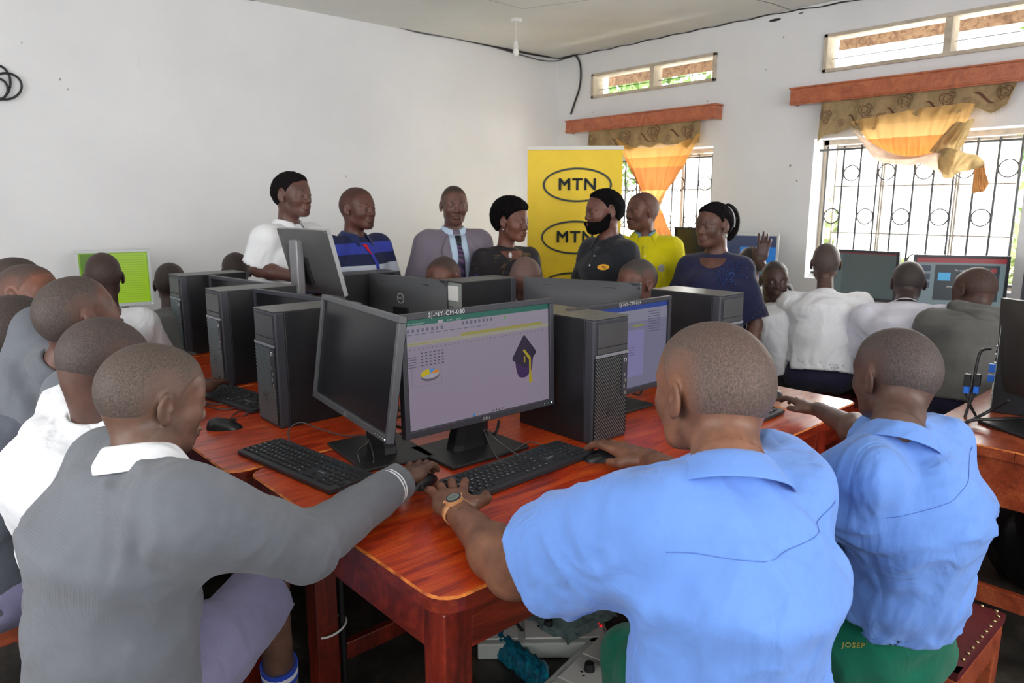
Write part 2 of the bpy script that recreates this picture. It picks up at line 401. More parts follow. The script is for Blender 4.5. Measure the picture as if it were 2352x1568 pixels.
# eave outside: rafters, fascia, corrugated sheets
eave = thing('roof_eave', 'brown timber eave with corrugated iron sheets seen through the high vents', 'eave', (XR + .3, 2.6, 2.72))
M_ZINC = mat('corrugated_iron', (176, 172, 164), .5, .3, var=.2, vscale=5)
for k in range(6):
    rows = []
    for i in range(2):
        rows.append([(i * .8 - .08, -2.6 + k * .87 + j * .02175, .42 - i * .16 + .012 * math.cos(j * 2 * PI / 4)) for j in range(41)])
    MB().grid(rows).build('roof_sheet', M_ZINC, eave)
for k in range(5): box('rafter', (.32, -1.9 + k * .95, .26), (.8, .05, .09), M_BEAM, eave, R=ry(.2))
box('fascia_board', (.68, 0, .16), (.03, 5.6, .17), M_BEAM, eave)

# ------------------------------------------------------------------ outdoors: ground, shrubs, trees, a white far wall
g = box('ground', (10.6, 2, -.12), (9.2, 16, .1), mat('dry_grass_ground', (150, 148, 110), .95, var=.25)); g['kind'] = 'structure'
def foliage(name, label, c, r, n, leaf, col, cat='shrub', trunk=True, group='shrubs outside the windows'):
    c = (c[0] + .9, c[1] * 1.1, c[2]); t = thing(name, label, cat, (c[0], c[1], 0), group=group)
    m = mat(name + '_leaf', col, .6, var=.35, vscale=3)
    m.node_tree.nodes['Principled BSDF'].inputs['Transmission Weight'].default_value = 0.0
    mb = MB(); P = RNG.normal(size=(n, 3)); P /= np.linalg.norm(P, axis=1)[:, None]; P *= (RNG.random((n, 1)) ** .4)
    lump = 1 + .25 * np.sin(P[:, :1] * 5 + 1) * np.cos(P[:, 1:2] * 6)
    P = P * lump * np.array(r) + np.array([0, 0, c[2]])
    for p in P:
        a = nrm(RNG.normal(size=3)); b = nrm(np.cross(a, RNG.normal(size=3))); l = leaf * (.7 + RNG.random() * .7)
        mb.add([p - a * l, p + b * l * .42, p + a * l, p - b * l * .42], [(0, 1, 2, 3)])
    mb.build('foliage', m, t, kind='stuff')
    if trunk: MB().tube([(0, 0, -.07), (.05, .03, c[2] * .5), (0, 0, c[2])], [.07, .05, .03], 7).build('trunk', M_BEAM, t)
foliage('leafy_shrub', 'pale green leafy shrub outside the larger window, left half', (7.4, 3.15, .9), (.85, .85, .75), 1500, .07, (196, 212, 160))
foliage('leafy_shrub', 'pale green leafy shrub outside the larger window, below the sill at right', (7.0, 1.4, .85), (.75, .8, .65), 1400, .07, (200, 214, 162))
foliage('leafy_shrub', 'low green shrub seen through the small window', (7.6, 4.9, .85), (.8, .9, .6), 1100, .07, (196, 210, 158))
foliage('garden_tree', 'green tree crown outside at the far right of the larger window', (8.6, 1.3, 2.6), (1.0, 1.0, 1.5), 2600, .09, (150, 190, 104), 'tree', True, 'trees outside')
foliage('garden_tree', 'green tree crown showing through the right high vent', (10.5, 2.0, 4.6), (1.2, .8, 1.1), 1500, .1, (140, 180, 100), 'tree', True, 'trees outside')
foliage('garden_tree', 'green tree behind the small high vent', (9.4, 7.4, 3.0), (1.1, 1.6, 1.3), 1500, .1, (150, 186, 112), 'tree', True, 'trees outside')

# ------------------------------------------------------------------ pelmets, valances, curtains
M_PELM = wood('varnished_pelmet', (150, 78, 46), (184, 100, 62), (204, 122, 80), (.8, 5, 5), rough=.3, scratches=False)
def pelmet(label, y0, y1, z, h):
    y0, y1, z, h = y0 * KR, y1 * KR, kz(z), h * KR
    t = thing('curtain_pelmet', label, 'pelmet', (XR - .06, (y0 + y1) / 2, z)); L = y1 - y0
    box('front_board', (-.045, 0, 0), (.018, L, h), M_PELM, t, bevel=.002)
    box('top_board', (0, 0, h / 2 + .006), (.118, L + .02, .012), M_PELM, t, bevel=.002)
    for s in (-1, 1): box('end_board', (.008, s * (L / 2 - .009), 0), (.09, .018, h - .004), M_PELM, t, bevel=.002)
    box('moulding', (-.058, 0, -h / 2 + .016), (.01, L, .012), M_PELM, t, bevel=.003)
pelmet('long varnished wooden pelmet above the larger window', .70, 2.31, 2.20, .094)
pelmet('short varnished wooden pelmet above the small window', 2.84, 4.23, 2.165, .09)
def cloth_mat(name, c, trans=0.35, bands=None):
    t = NT(name); co = t.coord(); b = t.b
    w = t.noise(co, 300, 2)
    if bands: # horizontal dyed stripes
        sp = t.n('ShaderNodeSeparateXYZ'); t.l(co, sp.inputs[0])
        mr = t.n('ShaderNodeMapRange'); mr.inputs[1].default_value = bands[0]; mr.inputs[2].default_value = bands[1]; t.l(sp.outputs[2], mr.inputs[0])
        col = t.ramp(mr.outputs[0], bands[2])
        for e in t.t.nodes:
            if e.bl_idname == 'ShaderNodeValToRGB': e.color_ramp.interpolation = 'CONSTANT'
    else: col = t.ramp(t.noise(co, 30, 5, .7), [(.3, tuple(x * .82 for x in c)), (.7, c)])
    t.l(col, b.inputs['Base Color']); b.inputs['Roughness'].default_value = .95; b.inputs['Specular IOR Level'].default_value = .1
    tr = t.n('ShaderNodeBsdfTranslucent'); t.l(col, tr.inputs[0]); mx = t.n('ShaderNodeMixShader'); mx.inputs[0].default_value = trans
    t.l(b.outputs[0], mx.inputs[1]); t.l(tr.outputs[0], mx.inputs[2]); t.l(mx.outputs[0], t.out.inputs[0])
    t.bump(w, .4, .003); return t.m
M_VAL = cloth_mat('valance_cloth', (172, 148, 112), .08); M_ROSE = mat('printed_brown', (96, 62, 44), .9); M_VAL2 = mat('printed_tan', (120, 90, 66), .9)
M_FRG = mat('fringe', (176, 152, 108), .95)
def valance(label, y0, y1, zt, bot, roses, sprigs):
    y0, y1, zt = y0 * KR, y1 * KR, kz(zt); bot = [(a, b * KR * 1.12) for a, b in bot]; roses = [(a, b, c * KR) for a, b, c in roses]; sprigs = [(a, b, c * KR) for a, b, c in sprigs]
    t = thing('curtain_valance', label, 'valance', (XR - .08, (y0 + y1) / 2, zt)); L = y1 - y0
    zb = lambda u: np.interp(u, [b[0] for b in bot], [b[1] for b in bot]) + .012 * math.sin(u * 40)
    def at(u, v, off=0): # u 0..1 from the left end (large y) to the right end
        return np.array([-.012 * math.sin(u * 26 + v) - .006 * math.sin(u * 61) - off - .01 * v, L / 2 - u * L, zb(u) * v])
    n = 70
    MB().grid([[at(i / n, j / 8) for i in range(n + 1)] for j in range(9)]).build('cloth', M_VAL, t)
    mb = MB()
    for i in range(110):
        u = (i + RNG.random() * .6) / 111; p = at(u, 1, .001); l = .012 + RNG.random() * .012
        mb.add([p + (0, .0016, .002), p + (0, -.0016, .002), p + (-.003, RNG.normal() * .004, -l)], [(0, 1, 2)])
    for j in range(2):
        mb.tube([at(i / 80, 1 - j * .05, .003) for i in range(81)], .0025, 4)
    mb.build('fringe', M_FRG, t, kind='stuff')
    for u, v, r in roses:
        mb = MB(); uc = u
        def pp(a, rr, w):
            return at(uc + rr * math.cos(a) / L, 0, 0) * [1, 1, 0] + np.array([-.014 - 0, 0, zb(uc) * v + rr * 1.15 * math.sin(a)])
        for ring, q in enumerate((1.0, .78, .56, .34, .15)):
            for s0 in range(3 if ring < 3 else 2):
                a0 = s0 * 2.1 + ring * 1.1; seg = [a0 + k * .22 for k in range(8)]
                A, B = [], []
                for k, a in enumerate(seg):
                    wdt = r * (.055 + .05 * math.sin(k / 7 * PI)); rr = r * q * (1 + .1 * math.sin(a * 3))
                    A.append(pp(a, rr, 0)); B.append(pp(a, max(.0005, rr - wdt), 0))
                mb.grid([A, B])
        mb.build('rose_print', M_ROSE, t)
    for u, v, l in sprigs:
        A, B = [], []
        for k in range(9):
            q = k / 8; uu = u + l * (q - .5) / L; vv = v + .32 * (q - .5) - .05 * math.sin(q * PI * 2)
            p = at(uu, vv, .006); w = .009 * math.sin(q * PI) + .001
            A.append(p + (0, 0, w)); B.append(p - (0, 0, w))
        MB().grid([A, B]).build('leaf_print', M_ROSE, t)
valance('printed rose valance with fringed edge under the long pelmet', 1.12, 2.12, 2.16, [(0, -.21), (.08, -.17), (.15, -.15), (.33, -.17), (.45, -.11), (.52, -.11), (.66, -.14), (.78, -.10), (.9, -.12), (.97, -.11), (1, -.02)],
        [(.04, .45, .034), (.27, .42, .04), (.48, .42, .04), (.69, .42, .04), (.95, .45, .038), (.13, .72, .02), (.36, .72, .022), (.59, .74, .018), (.79, .72, .022)],
        [(.2, .72, .07), (.41, .62, .07), (.62, .55, .07), (.86, .5, .09)])
valance('printed rose valance with fringed edge under the short pelmet', 2.96, 4.00, 2.13, [(0, -.18), (.1, -.14), (.3, -.17), (.5, -.14), (.75, -.13), (.88, -.16), (1, -.15)],
        [(.05, .45, .04), (.36, .45, .045), (.62, .42, .05), (.9, .42, .045), (.22, .7, .022), (.5, .74, .022), (.75, .7, .022)],
        [(.28, .6, .08), (.55, .6, .08), (.8, .5, .08)])
def drape(name, label, top, bot, x, mats, folds=7, depth=.03, nv=26, nu=60, parts=None):
    c = (np.mean([p[0] for p in top]), min(p[1] for p in bot)); t = thing(name, label, 'curtain', (x, c[0], c[1]))
    T = spline([V(0, a, b) for a, b in top], 12); B = spline([V(0, a, b) for a, b in bot], 12)
    idx = lambda P, u: P[min(len(P) - 1, int(u * (len(P) - 1)))] * (1 - (u * (len(P) - 1)) % 1) + P[min(len(P) - 1, int(u * (len(P) - 1)) + 1)] * ((u * (len(P) - 1)) % 1)
    rows = []
    for i in range(nv + 1):
        v = i / nv; row = []
        for j in range(nu + 1):
            u = j / nu; p = idx(T, u) * (1 - v) + idx(B, u) * v
            p = p + V(depth * math.sin(u * folds * 2 * PI + 1.3 * math.sin(v * 3)) * (.5 + .5 * v) + .008 * math.sin(u * folds * 5 + v * 7), 0, .008 * math.sin(u * 9 + v * 4))
            row.append(p - V(0, c[0], c[1]))
        rows.append(row)
    MB().grid(rows).build('cloth', mats, t)
    return t, c
def pw(x, y, X=XR - .1): p = PX(x, y, X); return (p[1], p[2])
M_CUR1 = cloth_mat('sheer_orange_curtain', (226, 170, 96), .30, (0, .60, [(0, (176, 140, 100)), (.14, (214, 168, 104)), (.30, (176, 116, 66)), (.62, (202, 142, 76)), (.76, (218, 172, 104))]))
drape('window_curtain', 'sheer orange and tan curtain gathered to a knot in the small window',
      [pw(1398, 300), pw(1440, 335), pw(1500, 338), pw(1560, 330), pw(1612, 305)], [pw(1488, 462), pw(1493, 480), pw(1500, 486), pw(1508, 480), pw(1516, 462)], XR - .1, M_CUR1, 6, .02)
k1, cc = drape('window_curtain', 'loose ruffled tail of the knotted curtain behind the man in yellow',
      [pw(1490, 470), pw(1500, 474), pw(1512, 470)], [pw(1455, 520), pw(1480, 560), pw(1510, 590), pw(1545, 545)], XR - .1, M_CUR1, 5, .02, 14, 40)
M_CUR2 = cloth_mat('cream_curtain_back', (214, 192, 172), .3); M_CUR3 = cloth_mat('tan_curtain', (196, 170, 122), .25)
M_CUR4 = cloth_mat('orange_banded_curtain', (236, 186, 110), .30, (.0, .30, [(0, (190, 122, 62)), (.30, (190, 126, 68)), (.50, (222, 184, 122)), (.8, (214, 174, 114))]))
drape('window_curtain', 'orange banded curtain swagged below the long rose valance',
      [pw(1955, 280), pw(2040, 265), pw(2120, 246), pw(2200, 240), pw(2240, 240)], [pw(2005, 335), pw(2060, 366), pw(2110, 368), pw(2160, 356), pw(2195, 330)], XR - .11, M_CUR4, 9, .012)
drape('window_curtain', 'cream underside of the swagged curtain curving to the knot',
      [pw(1950, 292, XR - .13), pw(2010, 335, XR - .13), pw(2080, 356, XR - .13), pw(2150, 350, XR - .13), pw(2200, 345, XR - .13)], [pw(1968, 310, XR - .13), pw(2015, 368, XR - .13), pw(2080, 382, XR - .13), pw(2120, 375, XR - .13), pw(2180, 408, XR - .13)], XR - .14, M_CUR2, 2, .012)
t, c = drape('window_curtain', 'tan curtain end bundled in a knot against the window grille',
      [pw(2150, 345, XR - .15), pw(2195, 343, XR - .15), pw(2235, 352, XR - .15), pw(2262, 372, XR - .15)], [pw(2155, 385, XR - .15), pw(2178, 412, XR - .15), pw(2215, 392, XR - .15), pw(2255, 385, XR - .15)], XR - .16, M_CUR3, 3, .02)
drape('window_curtain', 'short rust edged curtain tail hanging from the knot',
      [pw(2236, 375, XR - .13), pw(2250, 380, XR - .13), pw(2262, 372, XR - .13)], [pw(2234, 440, XR - .13), pw(2252, 444, XR - .13), pw(2272, 425, XR - .13)], XR - .14, cloth_mat('rust_tan_curtain', (160, 112, 68), .2), 3, .012, 12, 24)
drape('window_curtain', 'tan fold of the curtain falling from the valance to the knot',
      [pw(2190, 285, XR - .14), pw(2215, 278, XR - .14), pw(2240, 275, XR - .14)], [pw(2135, 345, XR - .14), pw(2170, 355, XR - .14), pw(2205, 345, XR - .14)], XR - .15, M_CUR3, 3, .014)

# ------------------------------------------------------------------ cables and the bulb
M_CABLE = mat('black_cable', (28, 27, 30), .5); M_GCAB = mat('grey_cable', (84, 82, 84), .5)
def strand(name, label, pts, r, m, cat='cable', group=None, n=8, parent=None):
    P = spline(pts, n); o = np.array(P[len(P) // 2])
    ob = MB().tube([p - o for p in P], r, 6).build(name, m, parent)
    ob.location = o
    if parent is None: setp(ob, label, cat, group)
    return ob
def run(off, amp, ph):
    P = [(560, -12), (640, 2), (720, 14), (800, 30), (880, 44), (960, 66), (1040, 84), (1120, 103), (1190, 120), (1245, 130), (1285, 133)]
    o = [PY(x, y + off + amp * math.sin(i * 1.3 + ph), YB - .014) for i, (x, y) in enumerate(P)]
    o[-1][0] = min(o[-1][0], XR - .016)
    return o + [PX(x, y, XR - .016) + V(0, 0, off * -.0008) for x, y in ((1305, 131), (1322, 128), (1332, 146), (1334, 175), (1330, 205), (1320, 235), (1311, 262))]
strand('wall_cable', 'thick black cable along the top of the long wall, dropping by the small window', run(0, 2, 0), .009, M_CABLE)
strand('wall_cable', 'thinner cable sagging just under the thick one on the long wall', run(5, 4, 2), .006, M_GCAB)
strand('wall_cable', 'looser cable at the left ceiling joint of the long wall', [PY(x, y, YB - .012) for x, y in ((600, -12), (700, 20), (800, 38), (900, 58), (985, 78))], .005, M_CABLE)
for i, (cx, cy, r, rr) in enumerate(((-8, 190, 32, 42), (12, 198, 38, 32), (-6, 205, 24, 26))):
    o = [PY(cx + r * math.cos(a) * 1.0, cy + rr * math.sin(a) * .95, YB - .02 - .006 * i) for a in np.linspace(0, 2 * PI, 26, False)]
    c = np.mean(o, axis=0); ob = MB().tube([p - c for p in o], .007, 6, closed=True).build('cable_loop', M_CABLE); ob.location = c
    setp(ob, ('largest', 'rightmost', 'smallest')[i] + ' loop of the black cable coil hung on the wall at far left', 'cable', 'loops of the coiled cable')
t = thing('ceiling_bulb', 'bare bulb hanging on a short cord from the ceiling', 'light bulb', PZ(1185, 44, ZC - .001))
M_WPL = mat('white_plastic', (226, 226, 222), .4)
MB().cyl((0, 0, 0), (0, 0, -.02), .05, .04, 18).build('ceiling_rose', M_WPL, t)
MB().cyl((0, 0, -.015), (0, 0, -.17), .003, n=6).build('cord', M_WPL, t)
MB().cyl((0, 0, -.16), (0, 0, -.21), .016, .02, 12).build('lamp_holder', M_WPL, t)
MB().ball((0, 0, -.235), (.024, .024, .034), 12).build('bulb', mat('frosted_bulb', (236, 238, 236), .2), t)
# ------------------------------------------------------------------ desks and benches
TZ = 0.79
M_TOP = wood('orange_stained_top', (112, 24, 8), (196, 58, 16), (234, 104, 32), (1.3, 8, 8), .3, .35)
M_LEG = wood('dark_red_stained_wood', (58, 14, 8), (108, 28, 14), (150, 48, 24), (7, 7, 1.2), .32, .35, False)
M_APR = wood('dark_red_stained_apron', (60, 15, 9), (112, 30, 14), (152, 50, 24), (1.4, 6, 7), .32, .35, False)
M_WORN = mat('worn_wood_edge', (214, 124, 52), .5, var=.45, vscale=22, vary=(128, 40, 16))
M_REDW = wood('bright_red_bench_wood', (150, 34, 14), (200, 58, 24), (222, 84, 40), (2, 6, 6), .4, .15, False)
M_BRN = wood('brown_varnish', (118, 46, 26), (158, 70, 40), (186, 96, 58), (3, 4, 4), .32, .3, False)
M_MAROON = mat('maroon_vinyl', (84, 24, 30), .42, var=.15, bump=.1, bscale=120)
M_STUD = mat('brass_stud', (206, 186, 140), .25, 1.0)
def cornered(x0, x1, y0, y1, r):
    P = []
    for (cx, cy, sx, sy, a0, rr) in ((x1, y0, -1, 1, -90, r[1]), (x1, y1, -1, -1, 0, r[2]), (x0, y1, 1, -1, 90, r[3]), (x0, y0, 1, 1, 180, r[0])):
        if rr <= 0: P.append((cx, cy)); continue
        for i in range(6):
            a = math.radians(a0 + 90 * i / 5); P.append((cx + sx * rr + rr * math.cos(a), cy + sy * rr + rr * math.sin(a)))
    return P
def desk(label, x0, x1, y0, y1, n, z=TZ, r=(.05, .03, .03, .05), legs=None, apron=.10, mats=(None,), axis='x', stretch=(), th=.034, ins=.012):
    mt, ml, ma = (M_TOP, M_LEG, M_APR) if mats[0] is None else mats
    t = thing('computer_desk', label, 'desk', ((x0 + x1) / 2, (y0 + y1) / 2, 0), group=None); ox, oy = (x0 + x1) / 2, (y0 + y1) / 2
    for i in range(n):
        if axis == 'x':
            a, b = y0 + (y1 - y0) * i / n + .0006, y0 + (y1 - y0) * (i + 1) / n - .0006
            rr = (r[0] if i == 0 else 0, r[1] if i == 0 else 0, r[2] if i == n - 1 else 0, r[3] if i == n - 1 else 0); P = cornered(x0, x1, a, b, rr)
        else:
            a, b = x0 + (x1 - x0) * i / n + .0006, x0 + (x1 - x0) * (i + 1) / n - .0006
            rr = (r[0] if i == 0 else 0, r[1] if i == n - 1 else 0, r[2] if i == n - 1 else 0, r[3] if i == 0 else 0); P = cornered(a, b, y0, y1, rr)
        P = [(x - ox, y - oy) for x, y in P]
        cx, cy = np.mean(P, axis=0); mb = MB(); e = .0045; n2 = len(P)
        outer = lambda q: abs(q[0] + ox - x0) < .06 or abs(q[0] + ox - x1) < .06 or abs(q[1] + oy - y0) < .06 or abs(q[1] + oy - y1) < .06
        top = []
        for k, q in enumerate(P):
            xx, yy = q; ws = e * (1.0 + .5 * math.sin(k * 3.1))
            nx = ws if q[0] < x0 - ox + .05 else (-ws if q[0] > x1 - ox - .05 else 0); ny = ws if q[1] < y0 - oy + .05 else (-ws if q[1] > y1 - oy - .05 else 0)
            top.append((xx + nx, yy + ny, z))
        mid = [(x, y, z - .004) for x, y in P]; bot = [(x, y, z - th) for x, y in P]
        mb.add(top + mid + bot, [tuple(range(n2)), tuple(range(3 * n2 - 1, 2 * n2 - 1, -1))] + [(n2 + k, n2 + (k + 1) % n2, (k + 1) % n2, k) for k in range(n2)] + [(2 * n2 + k, 2 * n2 + (k + 1) % n2, n2 + (k + 1) % n2, n2 + k) for k in range(n2)])
        for k in range(n2): mb.m[2 + k] = 1; mb.m[2 + n2 + k] = 2
        # the sawn board ends and the rubbed edge
        mb.build('plank', [mt, M_WORN, ma], t)
    w = .072; X0, X1, Y0, Y1 = x0 + ins - ox, x1 - ins - ox, y0 + ins - oy, y1 - ins - oy
    for (lx, ly) in (legs or [(X0 + w / 2, Y0 + w / 2), (X1 - w / 2, Y0 + w / 2), (X0 + w / 2, Y1 - w / 2), (X1 - w / 2, Y1 - w / 2)]):
        box('leg', (lx, ly, (z - th) / 2), (w, w, z - th), ml, t, .004)
    zc = z - th - apron / 2
    for yy in (Y0 + .014, Y1 - .014): box('apron', ((X0 + X1) / 2, yy, zc), (X1 - X0 - 2 * w, .024, apron), ma, t, .002)
    for xx in (X0 + .014, X1 - .014): box('apron', (xx, (Y0 + Y1) / 2, zc), (.024, Y1 - Y0 - 2 * w, apron), ma, t, .002)
    for (a, b) in stretch:
        a = V(a[0] - ox, a[1] - oy, a[2]); b = V(b[0] - ox, b[1] - oy, b[2]); d = b - a
        box('stretcher', (a + b) / 2, (np.linalg.norm(d), .028, .06), ml, t, .003, R=rz(math.atan2(d[1], d[0])))
    return t
ox, oy = (.746 + 1.70) / 2, (1.034 + 1.99) / 2
desk('orange stained wooden desk in the middle foreground with worn yellow corner', .746, 1.70, 1.034, 1.99, 4, r=(.06, .01, .01, .06),
     legs=[(.795 - ox, 1.083 - oy), (1.64 - ox, 1.083 - oy), (.93 - ox, 1.93 - oy), (1.64 - ox, 1.93 - oy)], stretch=(((.93, 1.93, .13), (1.64, 1.93, .13)),))
desk('orange stained wooden desk at left holding the free mouse and the front tower', .700, 1.66, 1.998, 2.98, 4, r=(.05, .01, .01, .01))
desk('orange stained wooden desk at left holding the second tower', .705, 1.66, 2.985, 3.74, 3, r=(.01,) * 4)
desk('orange stained wooden desk at far left holding the last tower of the row', 1.08, 1.66, 3.745, 4.04, 2, r=(.01,) * 4)
desk('orange stained wooden desk on the right of the island by the second blue shirt', 1.705, 2.525, 1.088, 1.99, 4, r=(.01, .02, .01, .01))
desk('orange stained wooden desk in the inner right of the island under the back facing monitors', 1.665, 2.66, 1.998, 2.98, 4, r=(.01,) * 4)
desk('orange stained wooden desk at the far inner corner of the island', 1.665, 2.45, 2.985, 3.50, 3, r=(.01,) * 4)
M_PALE = wood('pale_glare_top', (168, 96, 70), (206, 140, 112), (226, 176, 150), (2, 6, 6), .18, .6, False)  # glare on the glossy top is put into this paler wood colour
desk('small desk with pale glossy worn top beyond the second blue shirt hand', 2.53, 2.84, 1.125, 1.98, 2, r=(.01, .04, .02, .01), mats=(M_PALE, M_LEG, M_APR))
desk('varnished brown desk at right edge with a tower and monitor on it', 2.60, 3.75, -.35, .84, 4, r=(.05, .05, .03, .12), mats=(M_BRN, M_BRN, M_BRN), apron=.16,
     stretch=(((2.64, -.2, .28), (2.64, .75, .28)),))
M_WALLD = mat('maroon_desk_front', (92, 40, 44), .6, var=.1); M_WTOP = mat('pale_desk_top', (206, 204, 204), .4, var=.06); M_GREYP = mat('grey_desk_panel', (88, 84, 88), .7)
def wall_desk(label, x0, x1, y0, y1, front):
    t = thing('wall_desk', label, 'desk', ((x0 + x1) / 2, (y0 + y1) / 2, 0)); w, d = x1 - x0, y1 - y0
    box('desk_top', (0, 0, .775), (w, d, .03), M_WTOP, t, .003)
    if front == 'x':
        box('front_panel', (-w / 2 + .03, 0, .68), (.02, d - .02, .15), M_WALLD, t); box('lower_panel', (0, 0, .33), (.02, d - .1, .5), M_GREYP, t)
    else:
        box('front_panel', (0, -d / 2 + .03, .68), (w - .02, .02, .15), M_WALLD, t); box('lower_panel', (0, 0, .33), (w - .1, .02, .5), M_GREYP, t)
    for sx in (-1, 1):
        for sy in (-1, 1): box('leg', (sx * (w / 2 - .04), sy * (d / 2 - .03), .38), (.05, .05, .76), M_WALLD, t)
wall_desk('long computer desk with maroon front under the larger window', 4.72, 5.17, 1.02, 2.42, 'x')
wall_desk('long computer desk with maroon front in the corner under the small window', 4.72, 5.17, 2.45, 4.3, 'x')
wall_desk('computer desk against the window wall at the right edge of the picture', 4.60, 5.17, -.5, 1.0, 'x')
wall_desk('computer desk against the long white wall at far left', .1, 2.0, 4.68, 5.1, 'y')
def bench(label, x0, x1, y0, y1, z, m=None, studs=False, text=None, ang=0.0, long_studs=None):
    m = m or M_REDW; t = thing('padded_bench', label, 'bench', ((x0 + x1) / 2, (y0 + y1) / 2, 0), ang); w, d = x1 - x0, y1 - y0
    P = []
    mb = MB(); N = 10
    rows = [[(-w / 2 + w * i / N, -d / 2 + d * j / N, z + .022 * (1 - (2 * i / N - 1) ** 6) * (1 - (2 * j / N - 1) ** 6)) for i in range(N + 1)] for j in range(N + 1)]
    mb.grid(rows); mb.box((0, 0, z - .012), (w, d, .024)); mb.build('seat_pad', M_MAROON, t)
    for s in (-1, 1):
        box('rail', (0, s * (d / 2 - .012), z - .06), (w - .01, .026, .075), m, t, .003)
        box('rail', (s * (w / 2 - .012), 0, z - .06), (.026, d - .06, .075), m, t, .003)
        for q in (-1, 1): box('leg', (s * (w / 2 - .03), q * (d / 2 - .03), (z - .02) / 2), (.055, .055, z - .02), m, t, .004)
        box('stretcher', (s * (w / 2 - .03), 0, .14), (.025, d - .08, .04), m, t)
    if studs:
        sd = MB().ball((0, 0, 0), (.0055, .0055, .0035), 8); proto = None
        for s in (-1, 1):
            for k in range(int(w / .035)):
                if proto is None: proto = sd.build('stud', M_STUD, t); o = proto
                else: o = proto.copy(); COL.objects.link(o); o.parent = t
                o.location = (-w / 2 + .02 + k * .035, s * (d / 2 - .009), z + .004)
            for k in range(1, int(d / .035)):
                o = proto.copy(); COL.objects.link(o); o.parent = t; o.location = (s * (w / 2 - .009), -d / 2 + k * .035, z + .004)
    if text:
        mb = MB(); text_on(mb, text, (-w / 2 - .0015, 0, z - .058), (0, -1, 0), (0, 0, 1), .085, bold=.03, wscale=.95); mb.build('painted_lettering', M_DARK, t)
    return t
_A, _B = PZ(2312, 1402, .47), PZ(2178, 1568, .47); _e = nrm(_B - _A); _l = V(-_e[1], _e[0], 0); _l = _l if _l @ _r < 0 else -_l; _c = _A + _e * .19 + _l * .36
bench('maroon padded bench with brass studs under the nearest boy in green trousers', _c[0] - .36, _c[0] + .36, _c[1] - .19, _c[1] + .19, .46, M_BRN, True, ang=math.atan2(_l[1], _l[0]))
bench('maroon padded bench under the boy in the grey pullover, left foreground', .16, .50, 1.06, 1.36, .46, M_BRN)
bench('maroon padded bench under the central boy in the blue shirt', .80, 1.32, .12, .56, .46, M_BRN)
bench('red wooden bench under the boy in the white shirt at the window desk', 3.98, 4.34, 1.62, 2.55, .50)
bench('red wooden bench between the two white shirted boys at the window desk', 3.86, 4.20, 1.28, 1.60, .50)
bench('red wooden bench with black painted letters on its side', 3.92, 4.30, .55, 1.24, .50, text="ST JOHN'S SS NYA")
bench('brown bench at the left edge behind the boy in the white shirt', -.08, .26, 2.25, 3.3, .46, M_BRN)

# ------------------------------------------------------------------ computer kit
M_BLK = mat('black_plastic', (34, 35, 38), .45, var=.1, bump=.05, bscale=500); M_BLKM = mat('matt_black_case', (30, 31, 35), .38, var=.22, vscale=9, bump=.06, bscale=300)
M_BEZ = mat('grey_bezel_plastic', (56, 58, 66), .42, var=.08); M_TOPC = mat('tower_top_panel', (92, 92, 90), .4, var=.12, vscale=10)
M_SILV = mat('silver_strip', (150, 152, 162), .35, .4); M_ZN = mat('zinc_back_panel', (178, 188, 184), .4, .5, var=.08); M_MESH = mat('grille_rib', (176, 188, 194), .32, .85)
M_DKM = mat('grille_back', (10, 11, 14), .6); M_BLUE = mat('blue_connector', (40, 110, 215), .4); M_PORT = mat('port_metal', (176, 176, 172), .35, .7)
M_LOGO = mat('light_grey_print', (196, 200, 202), .5); M_DRIVE = mat('drive_cover', (70, 71, 74), .38, var=.1)
M_STICK = mat('white_sticker', (225, 228, 228), .6)
def ring_logo(mb, c, ex, ey, r, mi=0, txt='DELL', thick=.13):
    ez = np.cross(ex, ey); n = 28; A = []; B = []
    for i in range(n + 1):
        a = 2 * PI * i / n; d = np.asarray(ex) * math.cos(a) + np.asarray(ey) * math.sin(a)
        A.append(np.asarray(c) + d * r); B.append(np.asarray(c) + d * r * (1 - thick))
    mb.grid([B, A], mi, False)
    text_on(mb, txt, c, ex, ey, r * .62, mi, .03)
